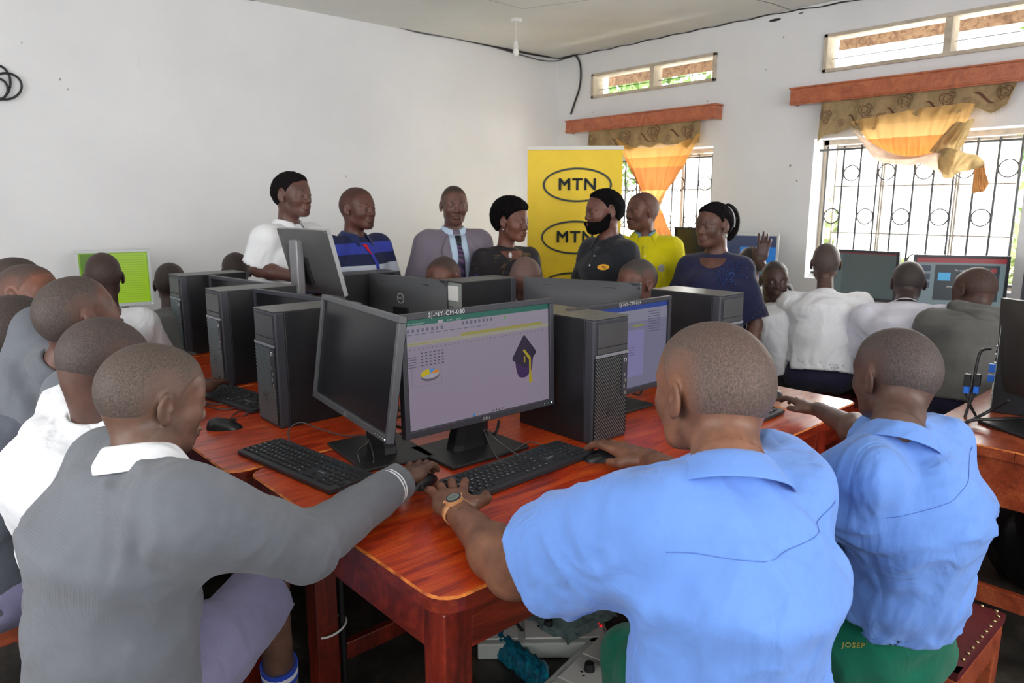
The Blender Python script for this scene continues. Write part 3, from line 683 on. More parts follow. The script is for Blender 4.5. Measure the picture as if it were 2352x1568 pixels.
def make_tower(w=.172, d=.345, h=.405):
    t = thing('tower', '', 'computer tower'); fy = -d / 2
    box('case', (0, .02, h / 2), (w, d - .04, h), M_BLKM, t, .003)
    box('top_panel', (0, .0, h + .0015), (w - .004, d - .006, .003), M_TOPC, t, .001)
    mb = MB(); th = .038; zt = h - .008   # front bezel as a frame around a recessed face
    mb.box((0, fy + th / 2 + .004, h / 2), (w, th, h)); mb.build('front_bezel', M_BEZ, t, .006, 3)
    box('drive_panel', (.004, fy + .001, h - .052), (w - .03, .006, .074), M_DRIVE, t, .001)
    box('drive_panel', (.004, fy + .001, h - .101), (w - .03, .006, .018), M_DRIVE, t, .001)
    box('silver_strip', (.002, fy - .0005, h - .117), (w - .014, .006, .0095), M_SILV, t, .001)
    gx0, gx1, gz0, gz1 = -w / 2 + .010, w / 2 - .036, .014, h - .124
    box('grille_back', (.0, fy + .002, (gz0 + gz1) / 2), (w - .014, .003, gz1 - gz0), M_DKM, t)
    mb = MB(); R = ry(.62); nz = int((gz1 - gz0) / .0062); nx = 15; st = (w - .022) / nx
    for j in range(nz):
        z = gz0 + (j + .5) * (gz1 - gz0) / nz
        for i in range(nx):
            x = gx0 + (i + .25 + .5 * (j % 2)) * st
            if x > w / 2 - .012 or (x > gx1 and z > h * .36): continue
            mb.box((x, fy, z), (st * .82, .003, .0022), R)
    mb.build('grille', M_MESH, t, kind='stuff')
    px = w / 2 - .022
    box('port_panel', (px, fy - .0005, h * .36 + (gz1 - h * .36) / 2), (.026, .006, gz1 - h * .36), M_BEZ, t, .001)
    MB().tube([(px + .006 * math.cos(a), fy - .004, h - .143 + .006 * math.sin(a)) for a in np.linspace(0, 2 * PI, 14, False)], .001, 5, closed=True).build('power_button', M_LOGO, t)
    for k, (dz, ww) in enumerate(((.192, .010), (.212, .010), (.232, .012), (.254, .012))):
        box('port', (px + (.003 if k % 2 else -.003), fy - .004, h - dz), (.006, .002, ww), M_PORT, t)
    mb = MB(); ring_logo(mb, (-.004, fy - .004, h * .26), (1, 0, 0), (0, 0, 1), .019, 0, 'DELL'); mb.build('maker_badge', M_DRIVE, t)
    # rear
    by = d / 2 + .001
    box('rear_panel', (0, by, h / 2), (w - .008, .003, h - .01), M_ZN, t)
    box('power_supply', (.0, by + .002, h - .055), (w - .05, .003, .07), M_STICK, t, .001)
    mb = MB()
    for i in range(9):
        for j in range(9): mb.box((.012 + (i - 4) * .009, by + .003, h - .155 + (j - 4) * .009), (.0055, .002, .0055))
    mb.build('fan_grille', M_GREYP, t, kind='stuff')
    for k in range(6): box('rear_port', (w / 2 - .030, by + .004, h - .14 - k * .019), (.018, .006, .011), M_DKM if k % 2 else M_PORT, t)
    box('video_plug', (-w / 2 + .02, by + .012, h - .215), (.018, .028, .036), M_BLUE, t, .002)
    box('video_plug', (-w / 2 + .02, by + .012, h - .26), (.018, .028, .03), M_BLUE, t, .002)
    for k in range(4): box('slot_cover', (0, by + .002, .03 + k * .02), (w - .04, .003, .012), M_PORT, t)
    return t
def place(proto, used, label, loc, rot, group=None, scale=1.0):
    o = proto if not used else copy_tree(proto); used.append(1) if isinstance(used, list) else None
    o.location = loc; o.rotation_euler = (0, 0, rot); o.scale = (scale,) * 3
    setp(o, label, None, group); return o
TW = make_tower(); U = []
GT = 'computer towers on the island desks'
place(TW, U, 'black tower with light grille right of the lit spreadsheet monitor', (1.748, 1.640, TZ), 0, GT)
place(TW, U, 'black tower nearest the front on the left row, beside the dark monitor', (1.162, 2.385, TZ), -PI / 2, GT)
place(TW, U, 'second black tower of the left row, hand in front of it', (1.245, 3.10, TZ), -PI / 2, GT)
place(TW, U, 'third black tower of the left row, farthest from the camera', (1.335, 3.89, TZ), -PI / 2, GT)
place(TW, U, 'tower seen from behind with zinc rear panel, right of the back facing badge monitor', (2.215, 2.71, TZ), PI / 2, GT)
place(TW, U, 'tower seen from behind with zinc rear panel, below the raised silver edged monitor', (1.98, 3.38, TZ), PI / 2, GT)
place(TW, U, 'black tower behind the blue document monitor, in front of the woman in navy', (2.572, 1.71, TZ), .0, GT)
place(TW, U, 'black tower on the brown desk at the right edge with cables at its back', (3.165, .605, TZ), math.radians(14), 'computer towers on side desks', .86)

M_SCRB = mat('dark_screen', (26, 27, 32), .25, var=.18, vscale=8)
def emis(name, c, s=1.0):
    t = NT(name); e = t.b; e.inputs['Base Color'].default_value = (.01, .01, .01, 1); e.inputs['Roughness'].default_value = .35
    e.inputs['Emission Color'].default_value = lin(c); e.inputs['Emission Strength'].default_value = s; return t.m
E_ = {}
def EM(c, s=1.0):
    if (c, s) not in E_: E_[(c, s)] = emis('screen_colour_%d_%d_%d' % c, c, s)
    return E_[(c, s)]
def make_monitor(w=.565, h=.345, zc=.29, neck='plain', bezel=M_BEZ, back=M_BLK, screen=None, base=(.30, .23), edge=None, label='', depth=.035, bw=.017, badge=True, tilt=0.0, stand=None):
    t = thing('monitor', label, 'monitor'); R = rx(-tilt)
    P = lambda x, y, z: tuple(R @ V(x, y, z) + V(0, 0, zc))
    fr = edge or bezel
    for nm, c, d in (('bezel', (0, 0, h / 2 - bw / 2), (w, .022, bw)), ('bezel', (0, 0, -h / 2 + bw * .6), (w, .022, bw * 1.2)), ('bezel', (-w / 2 + bw / 2, 0, 0), (bw, .022, h - 2 * bw)), ('bezel', (w / 2 - bw / 2, 0, 0), (bw, .022, h - 2 * bw))):
        box(nm, P(*c), d, fr, t, .002, R=R)
    scr = box('screen', P(0, .001, 0), (w - 2 * bw + .001, .006, h - 2 * bw + .001), screen or M_SCRB, t, R=R)
    # curved housing at the back
    mb = MB(); rows = []
    for i in range(11):
        r = []
        for j in range(11):
            x, z = (i / 5 - 1), (j / 5 - 1)
            b = .011 + depth * (1 - abs(x) ** 4) * (1 - abs(z) ** 4)
            r.append(P(x * w / 2, b, z * h / 2))
        rows.append(r)
    mb.grid(rows); mb.build('back_housing', back, t)
    box('vent_slot', P(0, .011 + depth * .38, h / 2 - .028), (w * .62, .004, .004), M_DKM, t, R=R)
    if badge:
        mb = MB(); ring_logo(mb, V(*P(0, .013 + depth, h * .2)), R @ V(-1, 0, 0), R @ V(0, 0, 1), .026, 0, 'DELL', .16); mb.build('maker_badge', M_LOGO, t)
    box('stand_plate', P(0, .013 + depth, -h * .1), (.11, .012, .12), M_DKM, t, .004, R=R)
    mb = MB(); text_on(mb, 'DELL', P(0, -.0125, -h / 2 + bw * .6), R @ V(1, 0, 0), R @ V(0, 0, 1), .012, 0, .03); mb.build('maker_lettering', M_LOGO, t)
    MB().ball(P(w / 2 - .014, -.012, -h / 2 + .010), .0022, 8).build('power_light', EM((190, 220, 255), 2.0), t)
    for k in range(4): MB().ball(P(w / 2 - .03 - k * .016, -.0115, -h / 2 + .010), .0014, 6).build('button', M_LOGO, t)
    y0 = .05
    z1 = zc - h * .1
    if neck == 'plain':
        rows = []
        for i, (z, ww) in enumerate(((.006, .072), (.03, .066), (zc - h / 2 - .02, .058), (z1, .052))):
            rows.append([(sx * ww, y0 + .03 + yy - .012 * (i > 1), z) for sx, yy in ((-1, -.02), (-.6, -.032), (.6, -.032), (1, -.02), (1, .02), (-1, .02))])
        MB().grid(rows, 0, False, True).build('stand_neck', M_BLK, t, .004)
    else:
        box('stand_neck', (0, .075, (zc + .1) / 2), (.07, .04, zc + .1), neck if not isinstance(neck, str) else M_BLK, t, .006)
        MB().cyl((0, .052, .09), (0, .1, .09), .022, n=16).build('cable_hole', M_DKM, t)
    box('base', (0, y0 + .02, .006), (base[0], base[1], .011), M_BLK, t, .003)
    t['_s'] = 0; del t['_s']; return t, scr, P, R, w - 2 * bw, h - 2 * bw
def put(o, loc, rot): o.location = loc; o.rotation_euler = (0, 0, rot); return o
def on_screen(scr, P, R, w, h):
    # returns a painter placing flat lit shapes on a screen; x,y in 0..1 from the top left
    def xy(x, y, k): return P((x - .5) * w, -.0022 - .00012 * k, (.5 - y) * h)
    def rect(name, x0, y0, x1, y1, c, k=1, s=1.0):
        return MB().add([xy(x0, y1, k), xy(x1, y1, k), xy(x1, y0, k), xy(x0, y0, k)], [(0, 1, 2, 3)]).build(name, EM(c, s), scr)
    def poly(name, pts, c, k=2, s=1.0): return MB().add([xy(x, y, k) for x, y in pts], [tuple(range(len(pts)))]).build(name, EM(c, s), scr)
    def multi(name, rects, c, k=2, s=1.0):
        mb = MB()
        for x0, y0, x1, y1 in rects: mb.add([xy(x0, y1, k), xy(x1, y1, k), xy(x1, y0, k), xy(x0, y0, k)], [(0, 1, 2, 3)])
        return mb.build(name, EM(c, s), scr)
    def text(name, items, size, c, k=3, s=1.0):
        mb = MB()
        for tx, x, y in items: text_on(mb, tx, xy(x, y, k), R @ V(1, 0, 0), R @ V(0, 0, 1), size)
        return mb.build(name, EM(c, s), scr)
    return rect, poly, multi, text
# 1. lit spreadsheet monitor
t, scr, P, R, sw, sh = make_monitor(.575, .352, .290, label='large monitor showing a spreadsheet with a pie chart and a purple graduation cap', screen=EM((152, 140, 160), .62), tilt=.03)
put(t, (1.345, 1.630, TZ), math.radians(-1)); t.name = 'monitor'
rect, poly, multi, text = on_screen(scr, P, R, sw, sh)
rect('ribbon_bar', 0, 0, 1, .055, (10, 92, 78), 1, .8); rect('ribbon', 0, .055, 1, .2, (150, 142, 158), 1, .68); rect('active_tab', .205, .03, .235, .056, (168, 162, 172), 2, .7)
rect('formula_bar', .0, .2, 1, .235, (160, 156, 140), 1, .66); multi('highlight', [(.02, .215, .33, .222), (.35, .175, .95, .205)], (176, 168, 86), 2, .5)
multi('grid_mark', [(.02 + i * .028, .262, .028 + i * .028, .268) for i in range(34)] + [(.09 + j * .026, .30 + i * .028, .104 + j * .026, .31 + i * .028) for j in range(6) for i in range(5)] + [(.01, .33 + i * .022, .06, .336 + i * .022) for i in range(5)], (84, 80, 110), 2, .5)
multi('ribbon_icon', [(.01 + i * .03, .085, .024 + i * .03, .115) for i in range(8)] + [(.36 + i * .028, .07, .375 + i * .028, .1) for i in range(8)] + [(.01 + i * .045, .13, .04 + i * .045, .138) for i in range(12)], (112, 110, 134), 2, .5)
rect('ribbon_icon', .655, .075, .67, .1, (90, 170, 70), 3, .6)
text('tab_text', [('FILE', .02, .042), ('HOME', .06, .042), ('INSERT', .10, .042), ('DATA', .28, .042), ('VIEW', .34, .042)], .0065, (190, 200, 200), 3, .7)
N = 30; cxx, cyy, ra, rb = .142, .50, .058, .045
poly('pie_side', [(cxx + ra * math.cos(a), cyy + .022 + rb * math.sin(a)) for a in np.linspace(0, PI, 16)] + [(cxx - ra, cyy), (cxx + ra, cyy)], (110, 104, 118), 2, .5)
for a0, a1, c in ((0, 150, (164, 162, 172)), (150, 265, (196, 176, 20)), (265, 310, (70, 140, 200)), (310, 360, (206, 128, 50))):
    poly('pie_slice', [(cxx, cyy)] + [(cxx + ra * math.cos(math.radians(a)), cyy + rb * math.sin(math.radians(a))) for a in np.linspace(a0, a1, 12)], c, 3, .7)
multi('chart_frame', [(.03, .42, .215, .422), (.03, .42, .032, .6), (.03, .6, .215, .602), (.213, .42, .215, .6)], (124, 116, 140), 2, .5)
cap = lambda x, y: (.805 + x * .1, .50 + y * .22)
def rpoly(pts, r, n=4):
    out = []
    for i, p in enumerate(pts):
        a = V(*pts[i - 1]) - V(*p); b = V(*pts[(i + 1) % len(pts)]) - V(*p); A = V(*p) + nrm(a) * r; B = V(*p) + nrm(b) * r
        for k in range(n + 1): q = k / n; out.append(tuple(A * (1 - q) ** 2 + 2 * V(*p) * q * (1 - q) + B * q * q))
    return out
poly('cap_body', [cap(x, y) for x, y in rpoly([(-.72, .0), (.72, -.05), (.58, .68), (.1, .98), (-.45, .92), (-.66, .5)], .16)], (52, 22, 84), 2, .62)
poly('cap_board', [cap(x, y) for x, y in rpoly([(0, -1.02), (.98, -.12), (.1, .55), (-.98, .06)], .16)], (28, 14, 50), 3, .6)
multi('tassel', [(.80, .50, .812, .56)], (176, 152, 24), 4, .55)
poly('tassel', [cap(-.12, -.28), cap(.02, -.33), cap(.5, .08), cap(.5, .7), cap(.62, 1.25), cap(.32, 1.25), cap(.36, .7), cap(.36, .18)], (178, 158, 22), 4, .62)
multi('taskbar_icon', [(.42, .965, .433, .985)], (20, 120, 190), 3, .8); multi('taskbar_icon', [(.56 + i * .022, .965, .568 + i * .022, .98) for i in range(4)], (80, 70, 60), 3, .5)
mb = MB()
text_on(mb, 'SJ-NY-CM-080', P(-.135, -.0125, .352 / 2 - .0085), R @ V(1, 0, 0), R @ V(0, 0, 1), .019, 0); mb.build('scratched_lettering', M_LOGO, t)
# 2. dark monitor turned towards the left side
t, *_ = make_monitor(.60, .345, .298, label='dark switched off monitor turned to the left with a dusty screen', screen=None, tilt=.145, bezel=mat('worn_grey_bezel', (84, 86, 90), .4, var=.1))
put(t, (1.055, 1.885, TZ), math.radians(172.1 - 270)); t.rotation_euler[2] = math.radians(172.1 + 90)
# 3. blue document monitor
t, scr, P, R, sw, sh = make_monitor(.575, .352, .236, label='monitor with a blue title bar and a document window, half hidden behind the near tower', screen=EM((132, 132, 162), .55))
put(t, (2.035, 1.665, TZ), 0); rect, poly, multi, text = on_screen(scr, P, R, sw, sh)
rect('title_bar', 0, 0, 1, .06, (24, 58, 140), 1, .8); rect('ribbon', 0, .06, 1, .2, (150, 150, 172), 1, .55); rect('panel', .52, .30, .74, .86, (140, 136, 186), 2, .6); rect('panel', .30, .24, .48, .7, (150, 150, 170), 2, .62)
rect('highlight', .62, .24, .74, .26, (170, 170, 60), 3, .5); multi('text_line', [(.78, .1 + i * .03, .92, .108 + i * .03) for i in range(9)] + [(.56, .5 + i * .03, .64, .506 + i * .03) for i in range(4)], (90, 92, 130), 3, .5)
mb = MB(); text_on(mb, 'SJ-NY-CM-034', P(.03, -.0125, .352 / 2 - .0085), R @ V(1, 0, 0), R @ V(0, 0, 1), .019, 0); mb.build('scratched_lettering', M_LOGO, t)
# 4. monitors in the back
t, *_ = make_monitor(.60, .345, .236, label='wide black monitor seen from behind right of the far tower', back=mat('dark_grey_back', (70, 72, 78), .5), badge=False); put(t, (2.53, 2.33, TZ), math.radians(20 + 90))
t, *_ = make_monitor(.575, .345, .236, label='black monitor seen from behind with a round light badge, between two towers', back=mat('grey_back', (76, 78, 82), .45)); put(t, (2.00, 3.01, TZ), math.radians(8 + 90))
t, *_ = make_monitor(.60, .345, .236, label='thin monitor edge between the first and second left towers'); put(t, (1.27, 2.725, TZ), math.radians(-82))
t, *_ = make_monitor(.60, .345, .236, label='thin monitor edge between the second and third left towers'); put(t, (1.33, 3.45, TZ), math.radians(-84))
t, *_ = make_monitor(.46, .31, .50, label='tilted monitor with silver edge raised on a tall stand before the man in white', edge=mat('silver_edge', (178, 180, 184), .35, .3), back=mat('charcoal_back', (72, 72, 74), .45), neck=mat('silver_neck', (140, 140, 144), .35, .5), base=(.26, .2), tilt=.25)
q = PD(742, 590, 3.42); put(t, (q[0] - .06, q[1], TZ), math.radians(93))
t, *_ = make_monitor(.54, .345, .255, label='black monitor seen from behind at the right edge on the brown desk', neck=M_BLK, back=mat('brown_black_back', (54, 50, 48), .45), tilt=.08)
put(t, (2.95, .50, TZ), math.radians(60))
def wallmon(label, w, h, zc, loc, rot, edge, kind):
    t, scr, P, R, sw, sh = make_monitor(w, h, zc, label=label, edge=edge, screen=EM(dict(green=(122, 168, 20), grey=(72, 84, 84), slide=(112, 130, 136), blue=(16, 40, 84))[kind], .8), base=(.22, .18))
    put(t, loc, rot); rect, poly, multi, text = on_screen(scr, P, R, sw, sh)
    if kind == 'green':
        rect('app_panel', .45, .02, .98, .98, (150, 190, 20), 1, .8); rect('app_panel', .02, .02, .45, .5, (86, 130, 24), 1, .7); multi('cell_line', [(.48, .06 + i * .045, .95, .066 + i * .045) for i in range(20)], (110, 150, 30), 2, .7)
    elif kind == 'grey':
        rect('title_bar', 0, 0, 1, .03, (110, 40, 52), 1, .8); rect('side_panel', .0, .03, .24, 1, (88, 102, 102), 1, .75)
    elif kind == 'slide':
        rect('title_bar', 0, 0, 1, .1, (150, 50, 56), 1, .8); rect('slide_view', .22, .14, .94, .86, (30, 44, 52), 2, .8); rect('slide_picture', .26, .30, .40, .46, (60, 160, 210), 3, .9)
        multi('thumbnail', [(.02, .16 + i * .17, .17, .28 + i * .17) for i in range(3)], (52, 62, 84), 2, .8); text('slide_text', [('The quick to know', .56, .25), ('sales', .40, .58)], .013, (220, 226, 226), 4, .9); rect('logo_mark', .84, .2, .9, .28, (150, 30, 40), 3, .8)
    else:
        rect('wallpaper_glow', .3, .25, 1, .6, (10, 110, 190), 1, .8); rect('wallpaper_glow', .5, .6, 1, .85, (30, 170, 200), 2, .7)
M_SILB = mat('silver_bezel', (196, 200, 200), .4)
wallmon('black monitor with a grey screen under the larger window', .50, .33, .30, (4.93, 2.02, TZ), math.radians(-90 - 4), M_BEZ, 'grey')
wallmon('black monitor showing a dark slide under the larger window', .50, .33, .30, (4.86, 1.41, TZ), math.radians(-62), M_BEZ, 'slide')
wallmon('square silver monitor with blue wallpaper in front of the wall between the windows', .40, .36, .37, (4.93, 2.83, TZ), math.radians(-68), M_SILB, 'blue')
wallmon('square silver monitor with a bright green screen against the long wall at left', .40, .345, .32, (1.12, 4.86, TZ), math.radians(-12), M_SILB, 'green')
wallmon('black monitor cut off by the right edge of the picture', .50, .33, .36, (4.80, .82, TZ), math.radians(-80), M_BEZ, 'grey')
t, *_ = make_monitor(.42, .33, .42, label='dark monitor behind the woman in navy, under the small window', edge=M_BLK); put(t, (4.93, 3.28, TZ), math.radians(-80))

# keyboards: every key its own piece
M_KEY = mat('black_key', (38, 40, 44), .5); M_KBD = mat('keyboard_case', (52, 55, 61), .45); M_LEG1 = mat('key_print', (205, 214, 222), .5); M_LEG2 = mat('blue_key_print', (60, 160, 200), .5)
def make_keyboard():
    t = thing('keyboard', '', 'keyboard'); u = .0209; W = .488; D = .152
    MB().prism(rrect(W, D, .006), 0, .011).build('case', M_KBD, t, .003)
    rows = [(-2.55, [(i, 1) for i in (0, 2, 3, 4, 5, 6.5, 7.5, 8.5, 9.5, 11, 12, 13, 14)] + [(15.4, 1), (16.4, 1), (17.4, 1)] + [(18.9, 1), (19.9, 1), (20.9, 1), (21.9, 1)]),
            (-1.35, [(i, 1) for i in range(13)] + [(13, 2)] + [(15.4, 1), (16.4, 1), (17.4, 1)] + [(18.9 + i, 1) for i in range(4)]),
            (-.35, [(0, 1.5)] + [(1.5 + i, 1) for i in range(12)] + [(13.5, 1.5)] + [(15.4, 1), (16.4, 1), (17.4, 1)] + [(18.9 + i, 1) for i in range(4)]),
            (.65, [(0, 1.75)] + [(1.75 + i, 1) for i in range(11)] + [(12.75, 2.25)] + [(18.9 + i, 1) for i in range(3)]),
            (1.65, [(0, 2.25)] + [(2.25 + i, 1) for i in range(10)] + [(12.25, 2.75)] + [(16.4, 1)] + [(18.9 + i, 1) for i in range(4)]),
            (2.65, [(0, 1.25), (1.25, 1.25), (2.5, 1.25), (3.75, 6.25), (10, 1.25), (11.25, 1.25), (12.5, 1.25), (13.75, 1.25)] + [(15.4, 1), (16.4, 1), (17.4, 1)] + [(18.9, 2), (20.9, 1)])]
    LET = ['QWERTYUIOP', 'ASDFGHJKL', 'ZXCVBNM']; x0 = -22.9 / 2; meshes = {}; white = MB(); blue = MB()
    for ri, (ry_, ks) in enumerate(rows):
        for ki, (kx, kw) in enumerate(ks):
            if kw not in meshes:
                mb = MB(); a, b = kw * u / 2 - .0013, u / 2 * .93 - .0012; a2, b2 = a - .0016, b - .0016
                p = [(-a, -b, 0), (a, -b, 0), (a, b, 0), (-a, b, 0), (-a2, -b2, .0042), (a2, -b2, .0042), (a2, b2, .0042), (-a2, b2, .0042)]
                mb.add(p, [(4, 5, 6, 7), (0, 1, 5, 4), (1, 2, 6, 5), (2, 3, 7, 6), (3, 0, 4, 7)]); o = mb.build('key', M_KEY, t); meshes[kw] = o.data
            else:
                o = bpy.data.objects.new('key', meshes[kw]); COL.objects.link(o); o.parent = t
            cx, cy = (x0 + kx + kw / 2) * u, -ry_ * u * .93 + .002; o.location = (cx, cy, .0108)
            L = None
            if ri == 2 and 1 <= ki <= 10: L = LET[0][ki - 1]
            if ri == 3 and 1 <= ki <= 9: L = LET[1][ki - 1]
            if ri == 4 and 1 <= ki <= 7: L = LET[2][ki - 1]
            if ri == 1 and 1 <= ki <= 10: L = '1234567890'[ki - 1]
            if kx >= 18.9 and ri in (2, 3, 4) and ki < len(ks): L = {2: '789+', 3: '456', 4: '123='}[ri][int(kx - 18.9 + .1)]
            if ri == 0: L = 'Esc' if ki == 0 else ('F%d' % ki if ki <= 12 else None)
            if L: text_on(blue if (ri == 0 and ki % 4 == 1) else white, L, (cx - .002, cy + .002, .0152), (1, 0, 0), (0, 1, 0), .0085 if len(L) == 1 else .005)
            elif kw > 1 and kw < 5: white.add([(cx - .006, cy + .001, .0152), (cx + .001, cy + .001, .0152), (cx + .001, cy + .003, .0152), (cx - .006, cy + .003, .0152)], [(0, 1, 2, 3)])
            if kx in (15.4, 16.4, 17.4) and ri in (0, 1, 2):
                text_on(blue if ri < 2 else white, ('PrS', 'ScL', 'Brk', 'Ins', 'Hm', 'PU', 'Del', 'End', 'PD')[ri * 3 + int(kx - 15.4 + .1)], (cx, cy, .0152), (1, 0, 0), (0, 1, 0), .006)
    white.build('key_lettering', M_LEG1, t, kind='stuff'); blue.build('key_lettering', M_LEG2, t, kind='stuff')
    mb = MB(); text_on(mb, 'SJ-NY', ((16.9 + x0) * u, -.65 * u * .93, .0113), (1, 0, 0), (0, 1, 0), .013); mb.build('scratched_lettering', M_LEG1, t)
    for s in (-1, 1): box('foot', (s * .2, .055, -.0005), (.03, .01, .004), M_BLK, t)
    return t
KB = make_keyboard(); U = []
def kput(label, loc, rot):
    o = place(KB, U, label, loc, rot, 'black keyboards'); o.rotation_euler = (.02, 0, rot); o.location[2] += .004; return o
kput('black keyboard in front of the dark monitor, by the grey sleeve', (.888, 1.915, TZ), math.radians(97 + 180))
kput('black keyboard in front of the spreadsheet monitor, by the watch hand', (1.345, 1.462, TZ), math.radians(2.5))
kput('black keyboard on the left desk, partly behind the front tower', (1.03, 2.80, TZ), math.radians(-82))
kput('black keyboard near the right end of the island, partly behind the central boy', (2.225, 1.30, TZ), math.radians(3))
# mice
M_MOUSE = mat('mouse_plastic', (30, 31, 34), .35)
def make_mouse():
    t = thing('mouse', '', 'computer mouse'); rows = []
    L, W, H = .062, .035, .041
    for i in range(13):
        u = i / 12; y = -L + 2 * L * u; wx = W * math.sqrt(max(0, 1 - abs(2 * u - 1) ** 2.6)) * (1 - .08 * math.sin(u * PI)); hz = H * (math.sin(PI * min(1, (u + .02) ** .8)) ** .6 if 0 < u < 1 else 0) * (.65 + .5 * (1 - u))
        hz = min(hz, H)
        rows.append([(wx * math.cos(a), y, hz * math.sin(a) ** .8 if math.sin(a) > 0 else 0) for a in np.linspace(0, PI, 13)])
    MB().grid(rows).build('body', M_MOUSE, t)
    box('scroll_wheel', (0, .035, .030), (.006, .016, .010), M_BLK, t, .002)
    return t
MS = make_mouse(); U = []
def mput(label, loc, rot): return place(MS, U, label, loc, rot, 'black mice on the desks')
mput('black mouse lying free on the left desk', (.853, 2.44, TZ), math.radians(-125))
mput('black mouse under the right hand of the central boy in blue', (1.592, 1.362, TZ), math.radians(55))
mput('black mouse under the grey sleeved hand at the front desk', (1.075, 1.570, TZ), math.radians(-60))
mput('black mouse under the hand of the right boy in blue', (2.60, 1.375, TZ), math.radians(60))
mput('black mouse under the hand beside the second left tower', (1.105, 3.07, TZ), math.radians(-100))
# desk cords
dz = TZ + .004
def dcord(label, pts, r=.0022, m=None, g='cords on the desks'):
    strand('desk_cord', label, [PZ(p[0], p[1], (p[2] if len(p) > 2 else 0) + dz) for p in pts], r, m or M_GCAB, 'cord', g)
dcord('grey keyboard cord looping from the left keyboard to the dark monitor stand', [(672, 1030), (662, 990, .01), (690, 970, .03), (735, 985, .02), (790, 1000), (830, 1000)])
dcord('thin cord hanging in a loop in front of the dark monitor base', [(845, 1015, .1), (822, 1040, .03), (835, 1072), (858, 1060, .01), (852, 1025, .06), (846, 1010, .1)])
dcord('cord running from the dark monitor base to the hands', [(870, 1022), (920, 1028), (955, 1045), (985, 1058)])
dcord('cord falling from the spreadsheet monitor to its keyboard, left one', [(1108, 980, .07), (1125, 1020, .02), (1142, 1050, .012), (1165, 1062)])
dcord('cord falling from the spreadsheet monitor to its keyboard, long one', [(1106, 975, .07), (1130, 1000, .05), (1160, 1025, .02), (1190, 1045, .012)])
dcord('mouse cord waving between the keyboard and the near tower', [(1180, 1035, .012), (1215, 1015, .012), (1250, 1022), (1290, 1020), (1340, 1030)])
dcord('mouse cord on the left desk between free mouse and hand', [(525, 965), (545, 945), (590, 925), (560, 955)])
dcord('thin cord looping on the left desk under the hand', [(540, 892), (530, 920), (500, 928), (460, 925), (520, 940), (590, 915)])
dcord('cord coiled on the desk between the two front monitors', [(905, 830), (900, 880, .03), (915, 900, .04), (900, 930, .02), (925, 950), (890, 970), (930, 985), (900, 1010)], .004, M_CABLE)
dcord('second cord tangled between the two front monitors', [(890, 960), (915, 940, .03), (905, 910, .03), (890, 900), (915, 880, .02), (912, 850)], .0035, M_CABLE)
dcord('black cable hanging behind the spreadsheet monitor', [(1146, 965, .05), (1140, 990, .02), (1120, 1003), (1105, 1000)], .005, M_CABLE)
dcord('cord behind the near tower at the blue document monitor', [(1455, 875, .03), (1475, 885), (1487, 860, .04), (1470, 905), (1450, 900)], .004, M_CABLE)
dcord('black cable sweeping left from the tower on the brown desk', [(2352, 960, .02), (2300, 962, .03), (2230, 965, .02), (2195, 985, .0)], .006, M_CABLE, 'cables at the right desk')
dcord('black cable curving in front of the tower on the brown desk', [(2320, 918, .1), (2270, 945, .04), (2220, 970, .01), (2195, 983)], .006, M_CABLE, 'cables at the right desk')
strand('video_cable', 'black cable arching off the back of the right tower', [PD(x, y, 2.62) for x, y in ((2276, 801), (2255, 805), (2245, 830), (2236, 880), (2225, 930), (2210, 975))], .005, M_CABLE, 'cable')
t = thing('video_plug_pair', 'two blue and black video plugs dangling by the right tower', 'plug', PD(2232, 885, 2.6))
for k in (-1, 1):
    box('plug_shell', (0.012 * k, -.012 * k, .02), (.02, .02, .045), M_BLK, t, .002); box('plug_grip', (0.012 * k, -.012 * k, -.015), (.016, .016, .028), M_BLUE, t, .002)
    MB().tube([(0.012 * k, -.012 * k, -.03), (0.01 * k, 0, -.07), (.02, -.03, -.13)], .003, 5).build('lead', M_CABLE, t)

# banner
p0, p1 = PD(1212, 343, 5.3), PD(1431, 343, 5.25); p0[2] = p1[2] = (p0[2] + p1[2]) / 2
bx = nrm(p1 - p0); bw = np.linalg.norm(p1 - p0); bh = p0[2] - .08
t = thing('banner_stand', 'tall yellow roll-up banner with oval logos standing in the corner', 'banner', ((p0 + p1) / 2)[:2].tolist() + [0], math.atan2(bx[1], bx[0]))
ban = mat('yellow_banner_print', (250, 214, 46), .5, var=.03); M_BINK = mat('banner_ink', (44, 56, 62), .6)
rows = [[(-bw / 2 + bw * i / 12, .006 * math.sin(i * 1.1 + j * .3), .08 + bh * j / 14) for i in range(13)] for j in range(15)]
MB().grid(rows).build('printed_sheet', ban, t)
box('top_rail', (0, 0, bh + .09), (bw + .01, .022, .028), M_WPL, t, .003)
box('base_cassette', (0, 0, .04), (bw + .02, .09, .08), mat('aluminium', (180, 182, 184), .3, .8), t, .01)
MB().cyl((0, .04, .05), (0, .03, bh + .08), .008, n=8).build('support_pole', mat('pole_metal', (160, 160, 160), .3, .8), t)
def oval(cx, cz, a, b, th):
    mb = MB(); A, B = [], []
    for i in range(61):
        q = 2 * PI * i / 60; A.append((cx + a * math.cos(q), -.012, cz + b * math.sin(q))); B.append((cx + (a - th) * math.cos(q), -.012, cz + (b - th) * math.sin(q)))
    mb.grid([A, B], 0, False); text_on(mb, 'MTN', (cx, -.012, cz), (1, 0, 0), (0, 0, 1), b * .95, 0, .022, 1.05); mb.build('oval_logo', M_BINK, t)
zt = bh + .08
for k in range(5):
    cz = zt - .255 - k * .385
    if cz > .2: oval(.02 - .01 * k, cz, bw * .365, bw * .18, .014)

